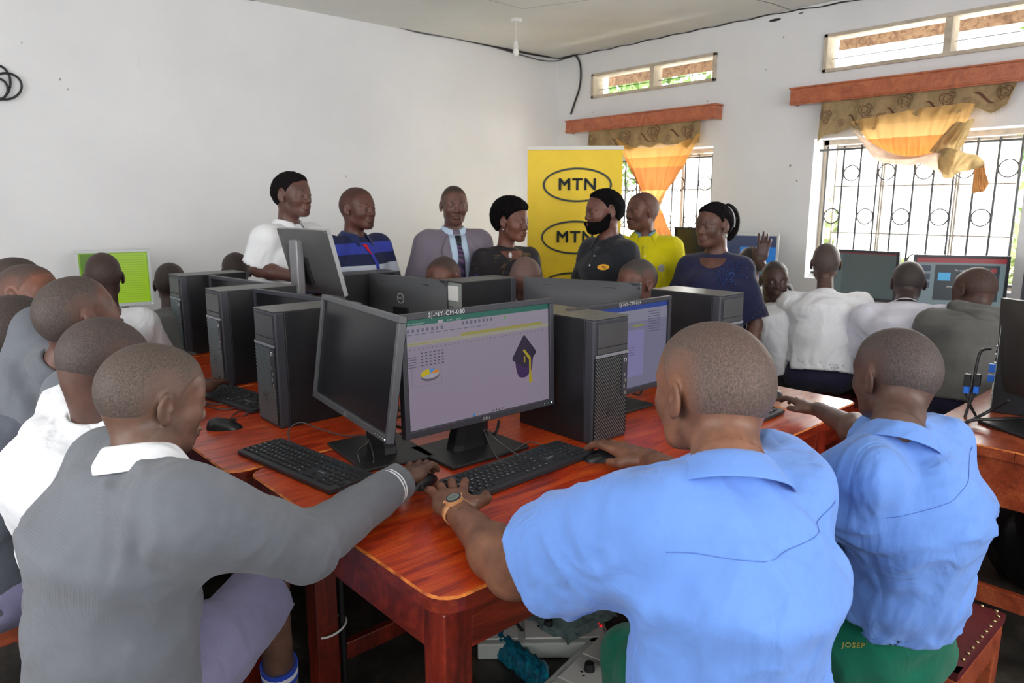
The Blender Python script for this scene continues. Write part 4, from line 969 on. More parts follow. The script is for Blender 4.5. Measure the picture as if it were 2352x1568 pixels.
# under the front desk: power boards, plastic wrapping, cables, ties
M_TEAL = mat('teal_print_wrapping', (24, 122, 150), .35, var=.5, vscale=60, vary=(8, 48, 74)); M_BOARD = mat('white_power_board', (200, 206, 200), .4, var=.05)
def board(label, px, rot, L, W, z=.0):
    p = PZ(px[0], px[1], .04); t = thing('power_board', label, 'power strip', (p[0], p[1], 0), rot)
    box('case', (0, 0, .03), (L, W, .06), M_BOARD, t, .006)
    for k in range(3):
        x = -L / 2 + L * (k + .5) / 3; box('socket_plate', (x, 0, .062), (L / 3.6, W * .72, .006), M_WPL, t, .002)
        for dx, dy in ((-.014, 0), (.014, 0), (0, .016)): box('socket_slot', (x + dx, dy, .0655), (.005, .009, .001), M_DKM, t)
    box('switch', (L / 2 - .02, 0, .064), (.012, .02, .008), EM((220, 30, 30), 1.0), t, .001)
    for k, (x, y) in enumerate(((-L * .3, .0), (L * .05, .0))): MB().cyl((x, y, .064), (x, y, .09), .019, .015, 10).build('plug', M_BLK, t)
    return t
board('white power board with plugs on the floor right of the desk leg', (1245, 1452), math.radians(-40), .46, .19)
board('white power board by the black shoe on the floor', (1345, 1562), math.radians(12), .46, .18)
t = thing('plastic_wrapping', 'crumpled teal printed plastic wrapping around the power boards on the floor', 'wrapping', PZ(1230, 1490, 0.0))
rows = []
for i in range(30):
    u = i / 29; r = []
    for j in range(14):
        a = j / 13 * PI; q = PZ(1085 + 175 * u, 1440 + 140 * u, 0); rr = .064 + .004 * math.sin(i * 1.9) + .003 * math.sin(j * 3 + i)
        r.append(q - PZ(1230, 1490, 0) + V(.72 * rr * math.cos(a), .7 * rr * math.cos(a), .004 + rr * math.sin(a)))
    rows.append(r)
MB().grid(rows).build('printed_film', M_TEAL, t)
rows = [[V((i - 6) * .022 + .01 * math.sin(j) + .16, (j - 5) * .022 - .02, .064 + .012 * abs(math.sin(i * 1.3 + j * 2.1))) for i in range(13)] for j in range(11)]
M_CLEAR = mat('clear_film', (190, 214, 214), .12, var=.1); MB().grid(rows).build('clear_film', mat('milky_film', (150, 178, 180), .15, var=.3, vscale=30), t)
for k, pts in enumerate((((1150, 1420, .10), (1180, 1425, .12), (1200, 1448, .06), (1208, 1460, .03)), ((1350, 1440, .05), (1362, 1462, .02), (1400, 1450, .05), (1440, 1465, .03)), ((1305, 1560, .02), (1310, 1540, .03), (1350, 1535, .02), (1370, 1530, .03)))):
    strand('extension_lead', 'black power cord on the floor ' + ('at the first socket', 'above the second power board', 'at the bottom edge by the shoe')[k], [PZ(a, b, c) for a, b, c in pts], .006, M_CABLE, 'cord', 'cords under the desk')
strand('leg_cable', 'black cable bundle running down the rear left leg of the front desk', [V(.985, 1.905, z) for z in (.72, .6, .45, .3, .15, .02)], .010, M_CABLE, 'cable')
for k, z in enumerate((.47, .24)):
    o = MB().tube([V(.052 * math.cos(a) * 1.0, .045 * math.sin(a), .012 * math.cos(a)) for a in np.linspace(0, 2 * PI, 20, False)], .004, 5, closed=True).build('cable_tie', M_WPL)
    o.location = (.95, 1.92, z); setp(o, 'white cable tie around the desk leg and cables, ' + ('upper' if k == 0 else 'lower'), 'cable tie', 'ties on the desk leg')
# black bag hanging under the right desk
t = thing('black_bag', 'shiny black plastic bag under the brown desk at the right edge', 'bag', (3.45, .62, .0)); rows = []
for i in range(15):
    v = i / 14; rr = .22 * math.sin(PI * (v * .86 + .1)) ** .6
    rows.append([(rr * math.cos(a) * (1 + .12 * math.sin(a * 5 + v * 4)), rr * .8 * math.sin(a) * (1 + .1 * math.cos(a * 7)), .02 + .56 * v + .02 * math.sin(a * 3)) for a in np.linspace(0, 2 * PI, 28, False)])
MB().grid(rows, 0, True, True).build('sack', mat('shiny_black_film', (14, 14, 18), .22), t)
# ------------------------------------------------------------------ people: one smooth body surface each, clothes over it
def smin(a, b, k):
    if k <= 0: return np.minimum(a, b)
    h = np.maximum(k - np.abs(a - b), 0) / k; return np.minimum(a, b) - h * h * k * .25
def smax(a, b, k): return -smin(-a, -b, k)
F4 = np.float32
def rc(P, a, b, r1, r2):
    a = np.asarray(a, F4); ba = np.asarray(b, F4) - a; pa = P - a
    t = np.clip(pa @ ba / max(1e-9, float(ba @ ba)), 0, 1).astype(F4)
    q = pa - t[:, None] * ba; return np.sqrt((q * q).sum(1)) - (r1 + (r2 - r1) * t)
def el(P, c, r, R=None):
    q = P - np.asarray(c, F4)
    if R is not None: q = q @ np.asarray(R, F4)
    r = np.asarray(r, F4); k0 = np.sqrt(((q / r) ** 2).sum(1)); k1 = np.sqrt(((q / (r * r)) ** 2).sum(1)) + 1e-9
    return k0 * (k0 - 1) / k1
def er(P, a, b, wa, wb, X, Y):  # swept ellipse from a to b, half widths (x,y) at each end, rounded ends
    a = np.asarray(a, F4); ba = np.asarray(b, F4) - a; L2 = float(ba @ ba); pa = P - a
    t = np.clip(pa @ ba / L2, 0, 1).astype(F4); q = pa - t[:, None] * ba
    wx = wa[0] + (wb[0] - wa[0]) * t; wy = wa[1] + (wb[1] - wa[1]) * t
    D = ba / math.sqrt(L2); ax = q @ np.asarray(X, F4); ay = q @ np.asarray(Y, F4); az = q @ D
    m = np.minimum(wx, wy); k0 = np.sqrt((ax / wx) ** 2 + (ay / wy) ** 2 + (az / (m * .5)) ** 2)
    k1 = np.sqrt((ax / wx ** 2) ** 2 + (ay / wy ** 2) ** 2 + (az / (m * .5) ** 2) ** 2) + 1e-6
    return k0 * (k0 - 1) / k1
_h = np.random.default_rng(5).random((32, 32, 32)).astype(F4)
def vnoise(P):
    i = np.floor(P).astype(np.int32); f = (P - i).astype(F4); f = f * f * (3 - 2 * f); i &= 31; j = (i + 1) & 31
    g = lambda x, y, z: _h[x, y, z]
    x0, y0, z0 = i.T; x1, y1, z1 = j.T; fx, fy, fz = f.T
    a = g(x0, y0, z0) * (1 - fx) + g(x1, y0, z0) * fx; b = g(x0, y1, z0) * (1 - fx) + g(x1, y1, z0) * fx
    c = g(x0, y0, z1) * (1 - fx) + g(x1, y0, z1) * fx; d = g(x0, y1, z1) * (1 - fx) + g(x1, y1, z1) * fx
    return ((a * (1 - fy) + b * fy) * (1 - fz) + (c * (1 - fy) + d * fy) * fz) * 2 - 1
def surf(fn, lo, hi, h):
    lo = np.asarray(lo, float); hi = np.asarray(hi, float); n = np.maximum(((hi - lo) / h).astype(int) + 2, 4); n = ((n + 3) // 4) * 4
    ax = [lo[k] + h * np.arange(n[k]) for k in range(3)]
    cx = [a[::4] + h * 1.5 for a in ax]
    G = np.stack(np.meshgrid(*cx, indexing='ij'), -1).reshape(-1, 3).astype(F4)
    dc = fn(G).reshape([len(c) for c in cx])
    near = np.abs(dc) < h * 6.4
    F = np.repeat(np.repeat(np.repeat(dc, 4, 0), 4, 1), 4, 2).astype(F4)
    M = np.repeat(np.repeat(np.repeat(near, 4, 0), 4, 1), 4, 2)
    I = np.argwhere(M); P = np.stack([ax[k][I[:, k]] for k in range(3)], -1).astype(F4)
    F[M] = fn(P)
    F[0] = F[-1] = np.abs(F[0]) + h; F[:, 0] = np.maximum(F[:, 0], h); F[:, -1] = np.maximum(F[:, -1], h); F[:, :, 0] = np.maximum(F[:, :, 0], h); F[:, :, -1] = np.maximum(F[:, :, -1], h)
    s = F < 0; c = s[:-1, :-1, :-1].astype(np.int8).copy()
    for dx in (0, 1):
        for dy in (0, 1):
            for dz_ in (0, 1):
                if dx + dy + dz_: c += s[dx:s.shape[0] - 1 + dx, dy:s.shape[1] - 1 + dy, dz_:s.shape[2] - 1 + dz_]
    act = np.argwhere((c > 0) & (c < 8)); vid = -np.ones(c.shape, np.int32); vid[tuple(act.T)] = np.arange(len(act))
    corners = [(x, y, z) for x in (0, 1) for y in (0, 1) for z in (0, 1)]
    fv = {q: F[act[:, 0] + q[0], act[:, 1] + q[1], act[:, 2] + q[2]] for q in corners}
    acc = np.zeros((len(act), 3)); cnt = np.zeros(len(act))
    for q in corners:
        for k in range(3):
            if q[k] == 0:
                q2 = list(q); q2[k] = 1; a, b = fv[q], fv[tuple(q2)]; m = (a < 0) != (b < 0)
                t = np.where(m, a / np.where(m, a - b, 1), 0); p = np.tile(np.array(q, float), (len(act), 1)); p[:, k] = t
                acc[m] += p[m]; cnt[m] += 1
    Vv = lo + h * (act + acc / cnt[:, None]); Q = []
    for k in range(3):
        a, b = [(1, 2), (2, 0), (0, 1)][k]; sl = [slice(None)] * 3; s2 = [slice(None)] * 3; sl[k] = slice(0, -1); s2[k] = slice(1, None)
        A, B = s[tuple(sl)], s[tuple(s2)]; E = np.argwhere(A != B)
        E = E[(E[:, a] > 0) & (E[:, b] > 0)]
        da = np.zeros(3, int); da[a] = 1; db = np.zeros(3, int); db[b] = 1; g = lambda e: vid[tuple(np.minimum(e, np.array(vid.shape) - 1).T)]
        q = np.stack([g(E - da - db), g(E - db), g(E), g(E - da)], 1); fl = ~A[tuple(E.T)]
        q[fl] = q[fl][:, ::-1]; Q.append(q[(q >= 0).all(1)])
    return Vv, np.concatenate(Q)
def mesh_np(name, Vv, Q, origin, mats, parent, smooth=True, attr=None, mi=None):
    me = bpy.data.meshes.new(name); n, k = len(Vv), len(Q)
    me.vertices.add(n); me.vertices.foreach_set('co', (Vv - np.asarray(origin)).astype(F4).ravel())
    me.loops.add(k * 4); me.loops.foreach_set('vertex_index', Q.astype(np.int32).ravel())
    me.polygons.add(k); me.polygons.foreach_set('loop_start', np.arange(0, 4 * k, 4, dtype=np.int32)); me.polygons.foreach_set('loop_total', np.full(k, 4, np.int32))
    me.polygons.foreach_set('use_smooth', [smooth] * k)
    me.update(calc_edges=True)
    if attr:
        for nm, val in attr.items():
            a = me.attributes.new(nm, 'FLOAT', 'POINT'); a.data.foreach_set('value', val.astype(F4))
    if mi is not None: me.polygons.foreach_set('material_index', mi.astype(np.int32))
    return link_mesh(name, me, mats, parent)

# --- head, in its own frame: x right, y forward (face), z up, origin mid head
HL_Y = np.array([-.12, -.085, -.055, -.028, -.012, .004, .018, .034, .05, .072, .1]); HL_Z = np.array([-.098, -.094, -.072, -.034, -.018, -.010, .012, .036, .052, .065, .078])
hh_ = [.004]
def head_sdf(P, o):
    Px = P * np.array([1, 1, 1], F4); A = np.abs(P[:, 0]); M = P.copy(); M[:, 0] = A   # symmetric
    br, ln = o.get('br', 1), o.get('ln', 1)
    d = el(P, (0, -.014, .024), (.075 * br, .097 * ln, .088))
    d = smin(d, el(P, (0, -.045, .005), (.066 * br, .062, .065)), .03)
    d = smin(d, el(P, (0, .028, .022), (.064 * br, .062, .068)), .03)
    d = smin(d, el(P, (0, .040, -.034), (.056 * br, .050, .062)), .03)
    d = smin(d, rc(M, (.044 * br, .0, -.066), (.020, .066, -.098), .017, .016), .035)
    d = smin(d, el(P, (0, .070, -.100), (.022, .020, .016)), .02)
    d = smin(d, el(P, (0, .03, -.08), (.043, .048, .028)), .03)
    if not o.get('far'): d = smin(d, el(M, (.040, .056, -.034), (.018, .020, .018)), .035)
    d = smin(d, rc(M, (.012, .083, .014), (.046, .066, .016), .011, .010), .016)
    d = smax(d, -el(M, (.032, .100, -.004), (.016, .014, .0095)), .012)
    d = smin(d, el(M, (.031, .0815, -.004), (.0155, .0125, .0115)), .006)       # lids
    d = smax(d, -el(M, (.0315, .0965, -.0045), (.0118, .0075, .0040 if hh_[0] < .0039 else .0052)), .002)      # slit
    d = smin(d, rc(P, (0, .084, .004), (0, .104, -.034), .0085, .0115), .012)
    d = smin(d, el(M, (.0135, .095, -.0385), (.0105, .0105, .0085)), .007)
    d = smax(d, -el(M, (.0075, .104, -.0475), (.0045, .005, .003)), .003)
    d = smin(d, el(P, (0, .084, -.068), (.026, .018, .018)), .012)
    d = smin(d, el(P, (0, .097, -.0625), (.0235, .0095, .0062)), .005)
    d = smin(d, el(P, (0, .094, -.0745), (.021, .0105, .0078)), .005)
    d = smax(d, -rc(M, (.0, .1065, -.0685), (.024, .092, -.0675), .0014, .0012), .002)
    # ears
    th = .30; c, s = math.cos(th), math.sin(th); R = np.array([[c, s, 0], [-s, c, 0], [0, 0, 1]]).T
    ex = .077 * br
    e = el(M, (ex + .004, -.012, -.010), (.0058, .019, .031), R)
    e = smax(e, -el(M, (ex + .011, -.008, -.006), (.0062, .0105, .019), R), .004)
    e = smin(e, el(M, (ex + .001, .003, -.012), (.004, .005, .007)), .005)
    e = smin(e, el(M, (ex + .001, -.002, -.034), (.0055, .009, .009)), .006)
    d = smin(d, e, .006)
    return d
def hair_mask(P, o):
    y, z = P[:, 1], P[:, 2]
    f = z - np.interp(y, HL_Y, HL_Z) - o.get('hl', 0)
    f = np.minimum(f, o.get('front', .1) - y)
    # keep clear of the ears
    f = np.where((np.abs(P[:, 0]) > .066), np.minimum(f, np.sqrt(((y + .010) / .024) ** 2 + ((z + .008) / .040) ** 2) * .02 - .02 + .001), f)
    return f
def basis(az, pitch=0, roll=0):
    # columns: right, forward, up; az = world direction of the forward axis; pitch>0 looks up
    f = V(math.cos(az) * math.cos(pitch), math.sin(az) * math.cos(pitch), math.sin(pitch)); r = V(math.sin(az), -math.cos(az), 0); u = np.cross(r, f)
    c, s = math.cos(roll), math.sin(roll); r2 = r * c + u * s; u2 = u * c - r * s
    return np.stack([r2, f, u2], 1)
def ik(a, c, l1, l2, pole):
    d = c - a; L = np.linalg.norm(d); 
    if L > (l1 + l2) * .999: c = a + d / L * (l1 + l2) * .999; d = c - a; L = np.linalg.norm(d)
    x = (l1 * l1 - l2 * l2 + L * L) / (2 * L); h = math.sqrt(max(0, l1 * l1 - x * x)); u = d / L
    p = pole - u * (pole @ u); return a + u * x + nrm(p) * h, c
# --- hand, frame: y to the fingers, z back of the hand, x towards the thumb
def hand_prims(curl, spread=1.0, s=1.0, thumb=(.045, .055, -.012), lift=0.0):
    out = []; tips = []
    out += [('e', (.002, .048, .000), (.036, .050, .0155), .012), ('e', (.022, .034, -.006), (.020, .034, .015), .012), ('e', (-.022, .040, -.002), (.016, .038, .014), .012)]
    for i, (x, y, L) in enumerate(((.0285, .088, .074), (.0095, .093, .083), (-.0095, .090, .077), (-.0275, .082, .060))):
        p = V(x * .92, y, .003); a = lift * 1.0 + .10; dx = math.tan((x / .03) * .16 * spread); c = curl[i] if hasattr(curl, '__len__') else curl
        r = (.0092, .0085, .0078, .0068)
        prev = V(x * .6, y - .045, .002)
        out.append(('c', tuple(prev), tuple(p), .0105, r[0] * 1.06, .010))
        for k, q in enumerate((.46, .30, .24)):
            d = nrm(V(dx, math.cos(a), math.sin(a))); p2 = p + d * L * q
            out.append(('c', tuple(p), tuple(p2), r[k], r[k + 1], .0035)); p = p2; a -= c * (1.0, 1.15, .7)[k]
        tips.append((p, nrm(V(dx, math.cos(a + c * .7), math.sin(a + c * .7)))))
    b = V(.020, .022, -.006); m = V(thumb[0] * .9, thumb[1] * .75 + .006, thumb[2] * .8); e = m + nrm(V(*thumb) + V(.004, .032, -.004) - m + V(0, .02, 0)) * .030
    out.append(('c', tuple(b), tuple(m), .0150, .0112, .012)); out.append(('c', tuple(m), tuple(e), .0108, .0088, .004)); tips.append((e, nrm(e - m)))
    return out, tips
def eval_hand(P, prims):
    d = None
    for p in prims:
        v, k = (el(P, p[1], p[2]), p[3]) if p[0] == 'e' else (rc(P, p[1], p[2], p[3], p[4]), p[5])
        d = v if d is None else smin(d, v, k)
    return d
SK = {}
def skinmat(c):
    if c not in SK: SK[c] = skin('skin_%d_%d_%d' % c, c)
    return SK[c]
HM = {}
def hairm(c, sc, scale=420, b=.5):
    k = (c, sc, scale)
    if k not in HM: HM[k] = hairmat('hair_%d_%d_%d' % c, c, sc, scale, b)
    return HM[k]
M_EYEW = mat('eye_white', (206, 196, 186), .2); M_IRIS = mat('eye_dark', (30, 18, 14), .15); M_NAIL = mat('fingernail', (222, 172, 160), .35); M_LIP = mat('lip', (110, 62, 56), .45)
M_SHOE = mat('black_shoe_leather', (26, 26, 30), .3, var=.2, vscale=20)

def person(label, head, haz, baz, **k):
    """head: world point mid head; haz/baz: world direction of face and of chest (degrees)"""
    s = k.get('s', 1.0); pitch = math.radians(k.get('pitch', 0)); roll = math.radians(k.get('roll', 0))
    HR = basis(math.radians(haz), pitch, roll); Hc = np.asarray(head, float)
    stand = k.get('stand', False); fem = k.get('fem', False); wide = k.get('wide', 1.0)
    bf = V(math.cos(math.radians(baz)), math.sin(math.radians(baz)), 0); br = V(bf[1], -bf[0], 0)
    hs = k.get('hs', s)
    N = np.asarray(k['neck'], float) if 'neck' in k else Hc + (HR @ V(0, -.028, -.085)) * hs + V(0, 0, -.068 * hs) - bf * (0.01 if stand else .03)
    seat = k.get('seat', .46)
    if stand: pel = N + V(0, 0, -.54 * s) + bf * .02; 
    else:
        pz = seat + .10; L = .52 * s; dz_ = min(N[2] - pz, L * .998); off = math.sqrt(max(0, L * L - dz_ * dz_)); pel = V(N[0], N[1], pz) - bf * off
        if N[2] - pz > L: pz = N[2] - L; pel[2] = pz
    if 'pelvis' in k: pel = np.asarray(k['pelvis'], float)
    T = nrm(N - pel); X = nrm(br - T * (br @ T)); Y = np.cross(T, X)   # right, forward of the trunk
    Y = -Y if Y @ bf < 0 else Y
    Lt = np.linalg.norm(N - pel); hump = k.get('hump', .03 if not stand else .0)
    waist = pel + T * Lt * .38 - Y * hump * .7; chest = pel + T * Lt * .70 - Y * hump; top = pel + T * Lt * .86 - Y * hump * .6
    sw = k.get('sw', .158) * s * wide
    shR = N - T * k.get('shd', .078) * s + X * sw + Y * k.get('shf', .0); shL = N - T * k.get('shd', .078) * s - X * sw + Y * k.get('shf', .0)
    if 'shR' in k: shR = np.asarray(k['shR'], float)
    if 'shL' in k: shL = np.asarray(k['shL'], float)
    ua, fa = .285 * s, .245 * s; H = {}
    for sd, sh, sg in (('R', shR, 1), ('L', shL, -1)):
        tgt = k.get('wr' + sd)
        if tgt is None:
            if stand: tgt = sh + V(0, 0, -.50 * s) + X * sg * .06 + Y * .10
            else: tgt = sh + V(0, 0, -.24 * s) + Y * .33 * s - X * sg * .04
        tgt = np.asarray(tgt, float); pole = k.get('pole' + sd, V(0, 0, -.8) + X * sg * .6 - Y * .25)
        if ('el' + sd) in k: e = np.asarray(k['el' + sd], float); w = tgt
        else: e, w = ik(sh, tgt, ua, fa, np.asarray(pole, float))
        H[sd] = dict(sh=sh, el=e, wr=w, d=nrm(np.asarray(k['hd' + sd], float)) if 'hd' + sd in k else nrm(w - e), up=np.asarray(k.get('hn' + sd, V(0, 0, 1) if not stand else X * sg), float), pose=k.get('hp' + sd, dict(curl=.32)))
    legs = {}
    for sd, sg in (('R', 1), ('L', -1)):
        hip = pel + X * sg * .085 * s * wide - T * .03
        if stand: kn = V(*(hip + V(0, 0, -.42 * s))); kn = hip + (kn - hip); an = V(hip[0], hip[1], .09)
        else:
            kn = k.get('kn' + sd, hip + bf * .40 * s + X * sg * k.get('splay', .05) + V(0, 0, -.02)); kn = np.asarray(kn, float); an = np.asarray(k.get('an' + sd, kn + V(0, 0, -kn[2] + .09) - bf * .02), float)
        legs[sd] = (hip, kn, an)
    base = V(pel[0], pel[1], 0.0)
    t = thing('person', label, 'person', base, group=k.get('group'))
    skc = k.get('skin', (96, 66, 54)); msk = skinmat(skc)
    fat = k.get('fat', 1.0)
    Hi = HR / hs
    def to_head(P): return ((P - Hc.astype(F4)) @ Hi.astype(F4)).astype(F4)
    ho = k.get('ho', {})
    nk0 = Hc + HR @ V(0, -.030, -.055) * hs
    nr = k.get('nr', .052) * hs
    def body(P, part='all'):
        d = None
        if part in ('all', 'head'):
            q = to_head(P); d = head_sdf(q, ho) * hs
            d = smin(d, rc(P, nk0, N + V(0, 0, .0), nr * .98, nr * 1.08), .03)
            d = smin(d, rc(P, N - T * .03 + X * .02, N - T * .068 * s + X * sw * .8, nr * .66, .030 * s), .04)
            d = smin(d, rc(P, N - T * .03 - X * .02, N - T * .068 * s - X * sw * .8, nr * .66, .030 * s), .04)
            if part == 'head': return d
        if part == 'all':
            for a, b, wa, wb in TOR(-.022): d = smin(d, er(P, a, b, wa, wb, X, Y), .05)
            for sd in 'RL':
                hip, kn, an = legs[sd]; d = smin(d, rc(P, hip, kn, .062 * s * fat, .046 * s), .03); d = smin(d, rc(P, kn, an, .046 * s, .034 * s), .02)
        for sd in ('RL' if part == 'all' else part):
            h = H[sd]; e = rc(P, h['sh'], h['el'], .047 * s * fat, .037 * s * fat); e = smin(e, rc(P, h['el'], h['wr'], .039 * s * fat, .0255 * s * fat ** .5), .02)
            m = h['el'] + (h['wr'] - h['el']) * .28; e = smin(e, el(P, m, (.040 * s * fat,) * 3), .03)
            hb_ = h['B']; q = ((P - h['wr'].astype(F4)) @ (hb_ / h['s']).astype(F4)).astype(F4); e = smin(e, eval_hand(q, h['pr']) * h['s'], .016 * s)
            d = e if d is None else smin(d, e, .03)
        return d
    for sd, sg in (('R', 1), ('L', -1)):
        h = H[sd]; h['s'] = s * k.get('hsc', 1.08); f = h['d']; up = nrm(h['up'] - f * (h['up'] @ f)); r = np.cross(f, up)  # right of pointing direction, palm down
        tx = -r if sd == 'R' else r
        h['B'] = np.stack([tx, f, up], 1); po = dict(h['pose']); h['pr'], h['tips'] = hand_prims(po.pop('curl', .3), **po)
    def TOR(g):
        b = 1.0 + .0; wd = wide
        ww = [(.150, .112), (.138 * (1.0 if not fem else .95), .104), (.158, .112), (.122, .072)]
        if fem: ww = [(.165, .13), (.150, .125), (.158, .135), (.118, .078)]
        ww = [((x * s * wd + g), (y * s * k.get('deep', 1.0) + g)) for x, y in ww]
        return [(pel, waist, ww[0], ww[1]), (waist, chest, ww[1], ww[2]), (chest, top, ww[2], ww[3])]
    hh = k.get('res', .004); hh_[0] = hh; bh = k.get('bres', .010)
    # body mesh: coarse trunk plus fine head and hands, cut along shared planes of the same surface
    pts = [pel, N, shR, shL] + [H[q][w] for q in 'RL' for w in ('el', 'wr')] + [x for q in 'RL' for x in legs[q]]
    lo = np.min(pts, 0) - .16; hi = np.max(pts, 0) + .16; lo[2] = max(lo[2], .02); hi[2] = max(hi[2], N[2] + .1)
    cut = N + V(0, 0, .005); nd = nrm(nk0 - N)
    Vs, Qs, off = [], [], 0
    def keep(Vv, Q, test):
        nonlocal off
        m = test(Vv[Q].mean(1)); Q = Q[m]; u, inv = np.unique(Q, return_inverse=True); Vs.append(Vv[u]); Qs.append(inv.reshape(Q.shape) + off); off += len(u)
    fine_h = [q for q in 'RL' if k.get('hand' + q, 0)]
    bp = {}
    for q in 'RL':
        f = nrm(H[q]['wr'] - H[q]['el']); bp[q] = (H[q]['wr'] - f * .06, f)
    Vv, Q = surf(lambda P: body(P), lo, hi, bh)
    def tb(C):
        m = (((C - cut) @ nd) < bh * .6) | (np.linalg.norm(C - Hc, axis=1) > .23 * hs)
        for q in fine_h: m &= ~((((C - bp[q][0]) @ bp[q][1]) > bh * .6) & (np.linalg.norm(C - H[q]['wr'], axis=1) < .24))
        return m
    keep(Vv, Q, tb)
    hl = Hc - .17 * hs; hu = Hc + .17 * hs; hl = np.minimum(hl, N - .05)
    Vv, Q = surf(lambda P: body(P, 'head'), hl, hu, hh); keep(Vv, Q, lambda C: (((C - cut) @ nd) > 0) & (np.linalg.norm(C - Hc, axis=1) < .235 * hs))
    for q in fine_h:
        c = H[q]['wr'] + H[q]['d'] * .06; Vv, Q = surf(lambda P: body(P, q), c - .15, c + .15, k['hand' + q])
        keep(Vv, Q, lambda C: ((C - bp[q][0]) @ bp[q][1]) > 0)
    Vv = np.concatenate(Vs); Q = np.concatenate(Qs)
    q = to_head(Vv.astype(F4)); lipm = None
    mesh_np('body', Vv, Q, base, [msk], t)
    # hair
    hc = k.get('hair', (62, 52, 48)); ht = k.get('ht', .0018); 
    if ht > 0:
        def hf(P):
            q = to_head(P); f = hair_mask(q, ho); d = head_sdf(q, ho) if not k.get('afro') else smin(head_sdf(q, ho), el(q, (0, -.02, .035), (.09, .10, .09)), .02)
            g = ht * np.clip(f / .02, 0, 1)
            if ht > .006: g = g + .0022 * vnoise(q * 260) + .003 * vnoise(q * 90)
            return np.maximum(d - g, -f * .8) * hs
        zf = k.get('hres', hh)
        Vh, Qh = surf(hf, Hc - .16 * hs, Hc + .16 * hs, zf); qh = to_head(Vh.astype(F4)); fd = np.clip(hair_mask(qh, ho) / .034, 0, 1) ** .8
        mesh_np('hair', Vh, Qh, base, [hairm(hc, skc, 420 if ht < .006 else 160, .35 if ht < .006 else .9)], t, attr={'fade': fd if ht < .006 else np.ones(len(Vh))})
    # eyes and lips
    for sg in (-1, 1):
        c = Hc + HR @ (V(sg * .031, .0785 if hh < .0038 else .0808, -.0045) * hs) - base; mb = MB(); g = V(*k.get('gaze', (0, 1, 0))); g = nrm(g)
        mb.ball(c, .0114 * hs, 14, 0); mb.ball(c + HR @ (g * .0050 * hs), .0072 * hs, 10, 1); mb.build('eye', [M_EYEW, M_IRIS], t)
        if k.get('brow', True):
            mb = MB(); mb.tube([Hc + HR @ (V(sg * x, y, z) * hs) - base for x, y, z in ((.014, .0935, .0145), (.027, .092, .0185), (.040, .0815, .0185), (.048, .073, .0145))], [.0022, .003, .0028, .001], 5); mb.build('eyebrow', mat_hairdark, t)
    for q in 'RL':
        if k.get('hand' + q, 0) and k['hand' + q] < .004:
            for p, d in H[q]['tips']:
                B = H[q]['B']; up = nrm(V(0, -d[2], d[1])) if abs(d[1]) + abs(d[2]) > .1 else V(0, 0, 1)
                up = nrm(up - d * (up @ d)); c = H[q]['wr'] + B @ ((p - d * .001 + up * .0048) * H[q]['s']) - base; R3 = B @ np.stack([np.cross(d, up), d, up], 1)
                MB().ball(c, V(.0052, .0066, .0026) * s, 8, 0, R3).build('fingernail', M_NAIL, t)
    ctx = dict(t=t, base=base, N=N, T=T, X=X, Y=Y, pel=pel, waist=waist, chest=chest, top=top, H=H, legs=legs, s=s, Hc=Hc, HR=HR, hs=hs, nk0=nk0, nr=nr, TOR=TOR, sw=sw, k=k, bf=bf, wide=wide, lo=lo, hi=hi, fat=fat, to_head=to_head)
    return ctx
M_HAIRD = mat('thick_black_hair', (18, 16, 18), .9, spec=.1, bump=.6, bscale=140)
mat_hairdark = mat('dark_brow_hair', (24, 18, 16), .8)

